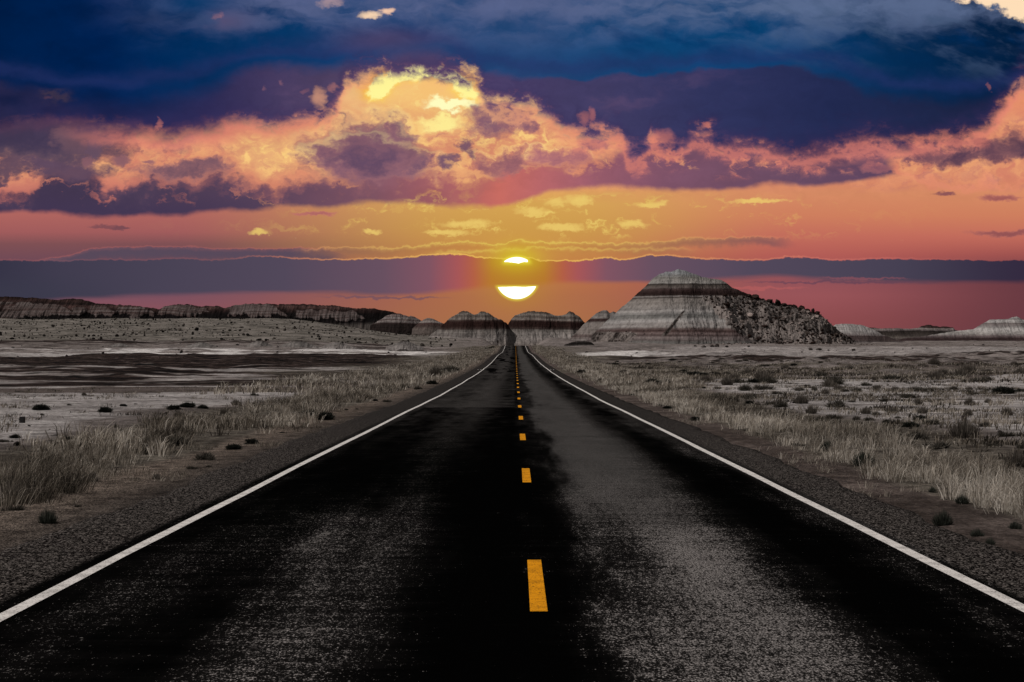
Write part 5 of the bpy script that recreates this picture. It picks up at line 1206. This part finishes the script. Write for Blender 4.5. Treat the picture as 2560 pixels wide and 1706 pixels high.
scatter_rocks('stones', np.stack([Xp, Yp, ground_z(Xp, Yp)], 1), np.where(Yp < 150, np.clip(rs.gamma(2, .03, len(Yp)), .03, .25), np.clip(rs.gamma(2, .18, len(Yp)), .15, 1.3)), np.clip(rs.normal(.3, .2, len(Yp)), 0, 1),
              mat_rock('loose_stone', (.012, .010, .009), (.12, .10, .095)), 31, .6, 1, kind='stuff', label='small dark stones strewn over the salt flats', category='stones')

# ------------------------------------------------------------------ small things by the road
import bmesh
def box_bm(bm, sx, sy, sz, loc=(0, 0, 0), bev=0.0):
    r = bmesh.ops.create_cube(bm, size=1.0)
    for v in r['verts']: v.co = Vector((v.co.x * sx + loc[0], v.co.y * sy + loc[1], v.co.z * sz + loc[2]))
    if bev: bmesh.ops.bevel(bm, geom=list({e for v in r['verts'] for e in v.link_edges}), offset=bev, segments=2, affect='EDGES')
def cyl_bm(bm, r, h, loc=(0, 0, 0), seg=12):
    q = bmesh.ops.create_cone(bm, cap_ends=True, segments=seg, radius1=r, radius2=r, depth=h)
    for v in q['verts']: v.co += Vector(loc)
def bm_obj(name, bm, mat, parent=None):
    me = bpy.data.meshes.new(name); bm.to_mesh(me); bm.free(); me.materials.append(mat)
    o = bpy.data.objects.new(name, me); col.objects.link(o); o.parent = parent
    return o
def mat_plain(name, c, rough=.8, var=.35):
    m, g, p, pos = material(name); p.inputs['Roughness'].default_value = rough
    n = g.noise(pos, 9.0, 5, .6)
    g.put(p.inputs['Base Color'], g.mix(c, tuple(v * (1 - var) for v in c), n)); return m
grey_wood = mat_plain('weathered_grey_wood', (.035, .033, .034)); brown_wood = mat_plain('weathered_brown_wood', (.06, .048, .045))
sheet = mat_plain('weathered_sheet_metal', (.09, .082, .08), .5)
def square_post(px, py, mat, label):
    x, y, z = on_ground(px, py)
    e = bpy.data.objects.new('marker_post', None); col.objects.link(e); e.location = (x, y, z); e['label'] = label; e['category'] = 'marker post'
    bm = bmesh.new(); box_bm(bm, .132, .12, .17, (0, 0, .065), .006); bm_obj('post', bm, mat, e)
    bm = bmesh.new(); box_bm(bm, .138, .126, .008, (0, 0, .154), .003); bm_obj('cap', bm, sheet, e)
    bm = bmesh.new(); box_bm(bm, .018, .004, .022, (-.03, -.062, .018), .0015); bm_obj('tag', bm, sheet, e)
square_post(55.5, 1056.5, grey_wood, 'short square charcoal post on the white salt flat at the left')
square_post(2409, 1054.5, brown_wood, 'short square brown post among tufts on the right flat')
white_plastic = mat_plain('white_marker_plastic', (.72, .70, .68), .4, .1)
for px, lab in ((1195.5, 'small white road stud on the left shoulder, outer one'), (1202.5, 'small white road stud next to the left white line'), (1377, 'small white road stud next to the right white line'), (1384, 'small white road stud on the right shoulder, outer one')):
    y = 184.0; x = (px - VPX) / F * y
    e = bpy.data.objects.new('road_stud', None); col.objects.link(e); e.location = (x, y, float(road_z(y))); e['label'] = lab; e['category'] = 'road stud'; e['group'] = 'white studs on the road shoulders'
    bm = bmesh.new(); box_bm(bm, .10, .10, .02, (0, 0, .01), .006); bm_obj('base', bm, grey_wood, e)
    bm = bmesh.new(); box_bm(bm, .13, .06, .045, (0, 0, .043), .015); bm_obj('reflector', bm, white_plastic, e)
# the far road sign seen from behind
y = 590.0; x = (1244.5 - VPX) / F * y; z = float(ground_z(np.array([x]), np.array([y]))[0])
e = bpy.data.objects.new('road_sign', None); col.objects.link(e); e.location = (x, y, z); e['label'] = 'dark road sign on a thin post left of the far end of the road'; e['category'] = 'road sign'
rust = mat_plain('dark_sign_back', (.035, .022, .02), .6)
bm = bmesh.new(); cyl_bm(bm, .05, 2.2, (0, 0, 1.0)); bm_obj('post', bm, grey_wood, e)
bm = bmesh.new(); box_bm(bm, .46, .03, .95, (0, -.07, 1.75), .01); bm_obj('panel', bm, rust, e)
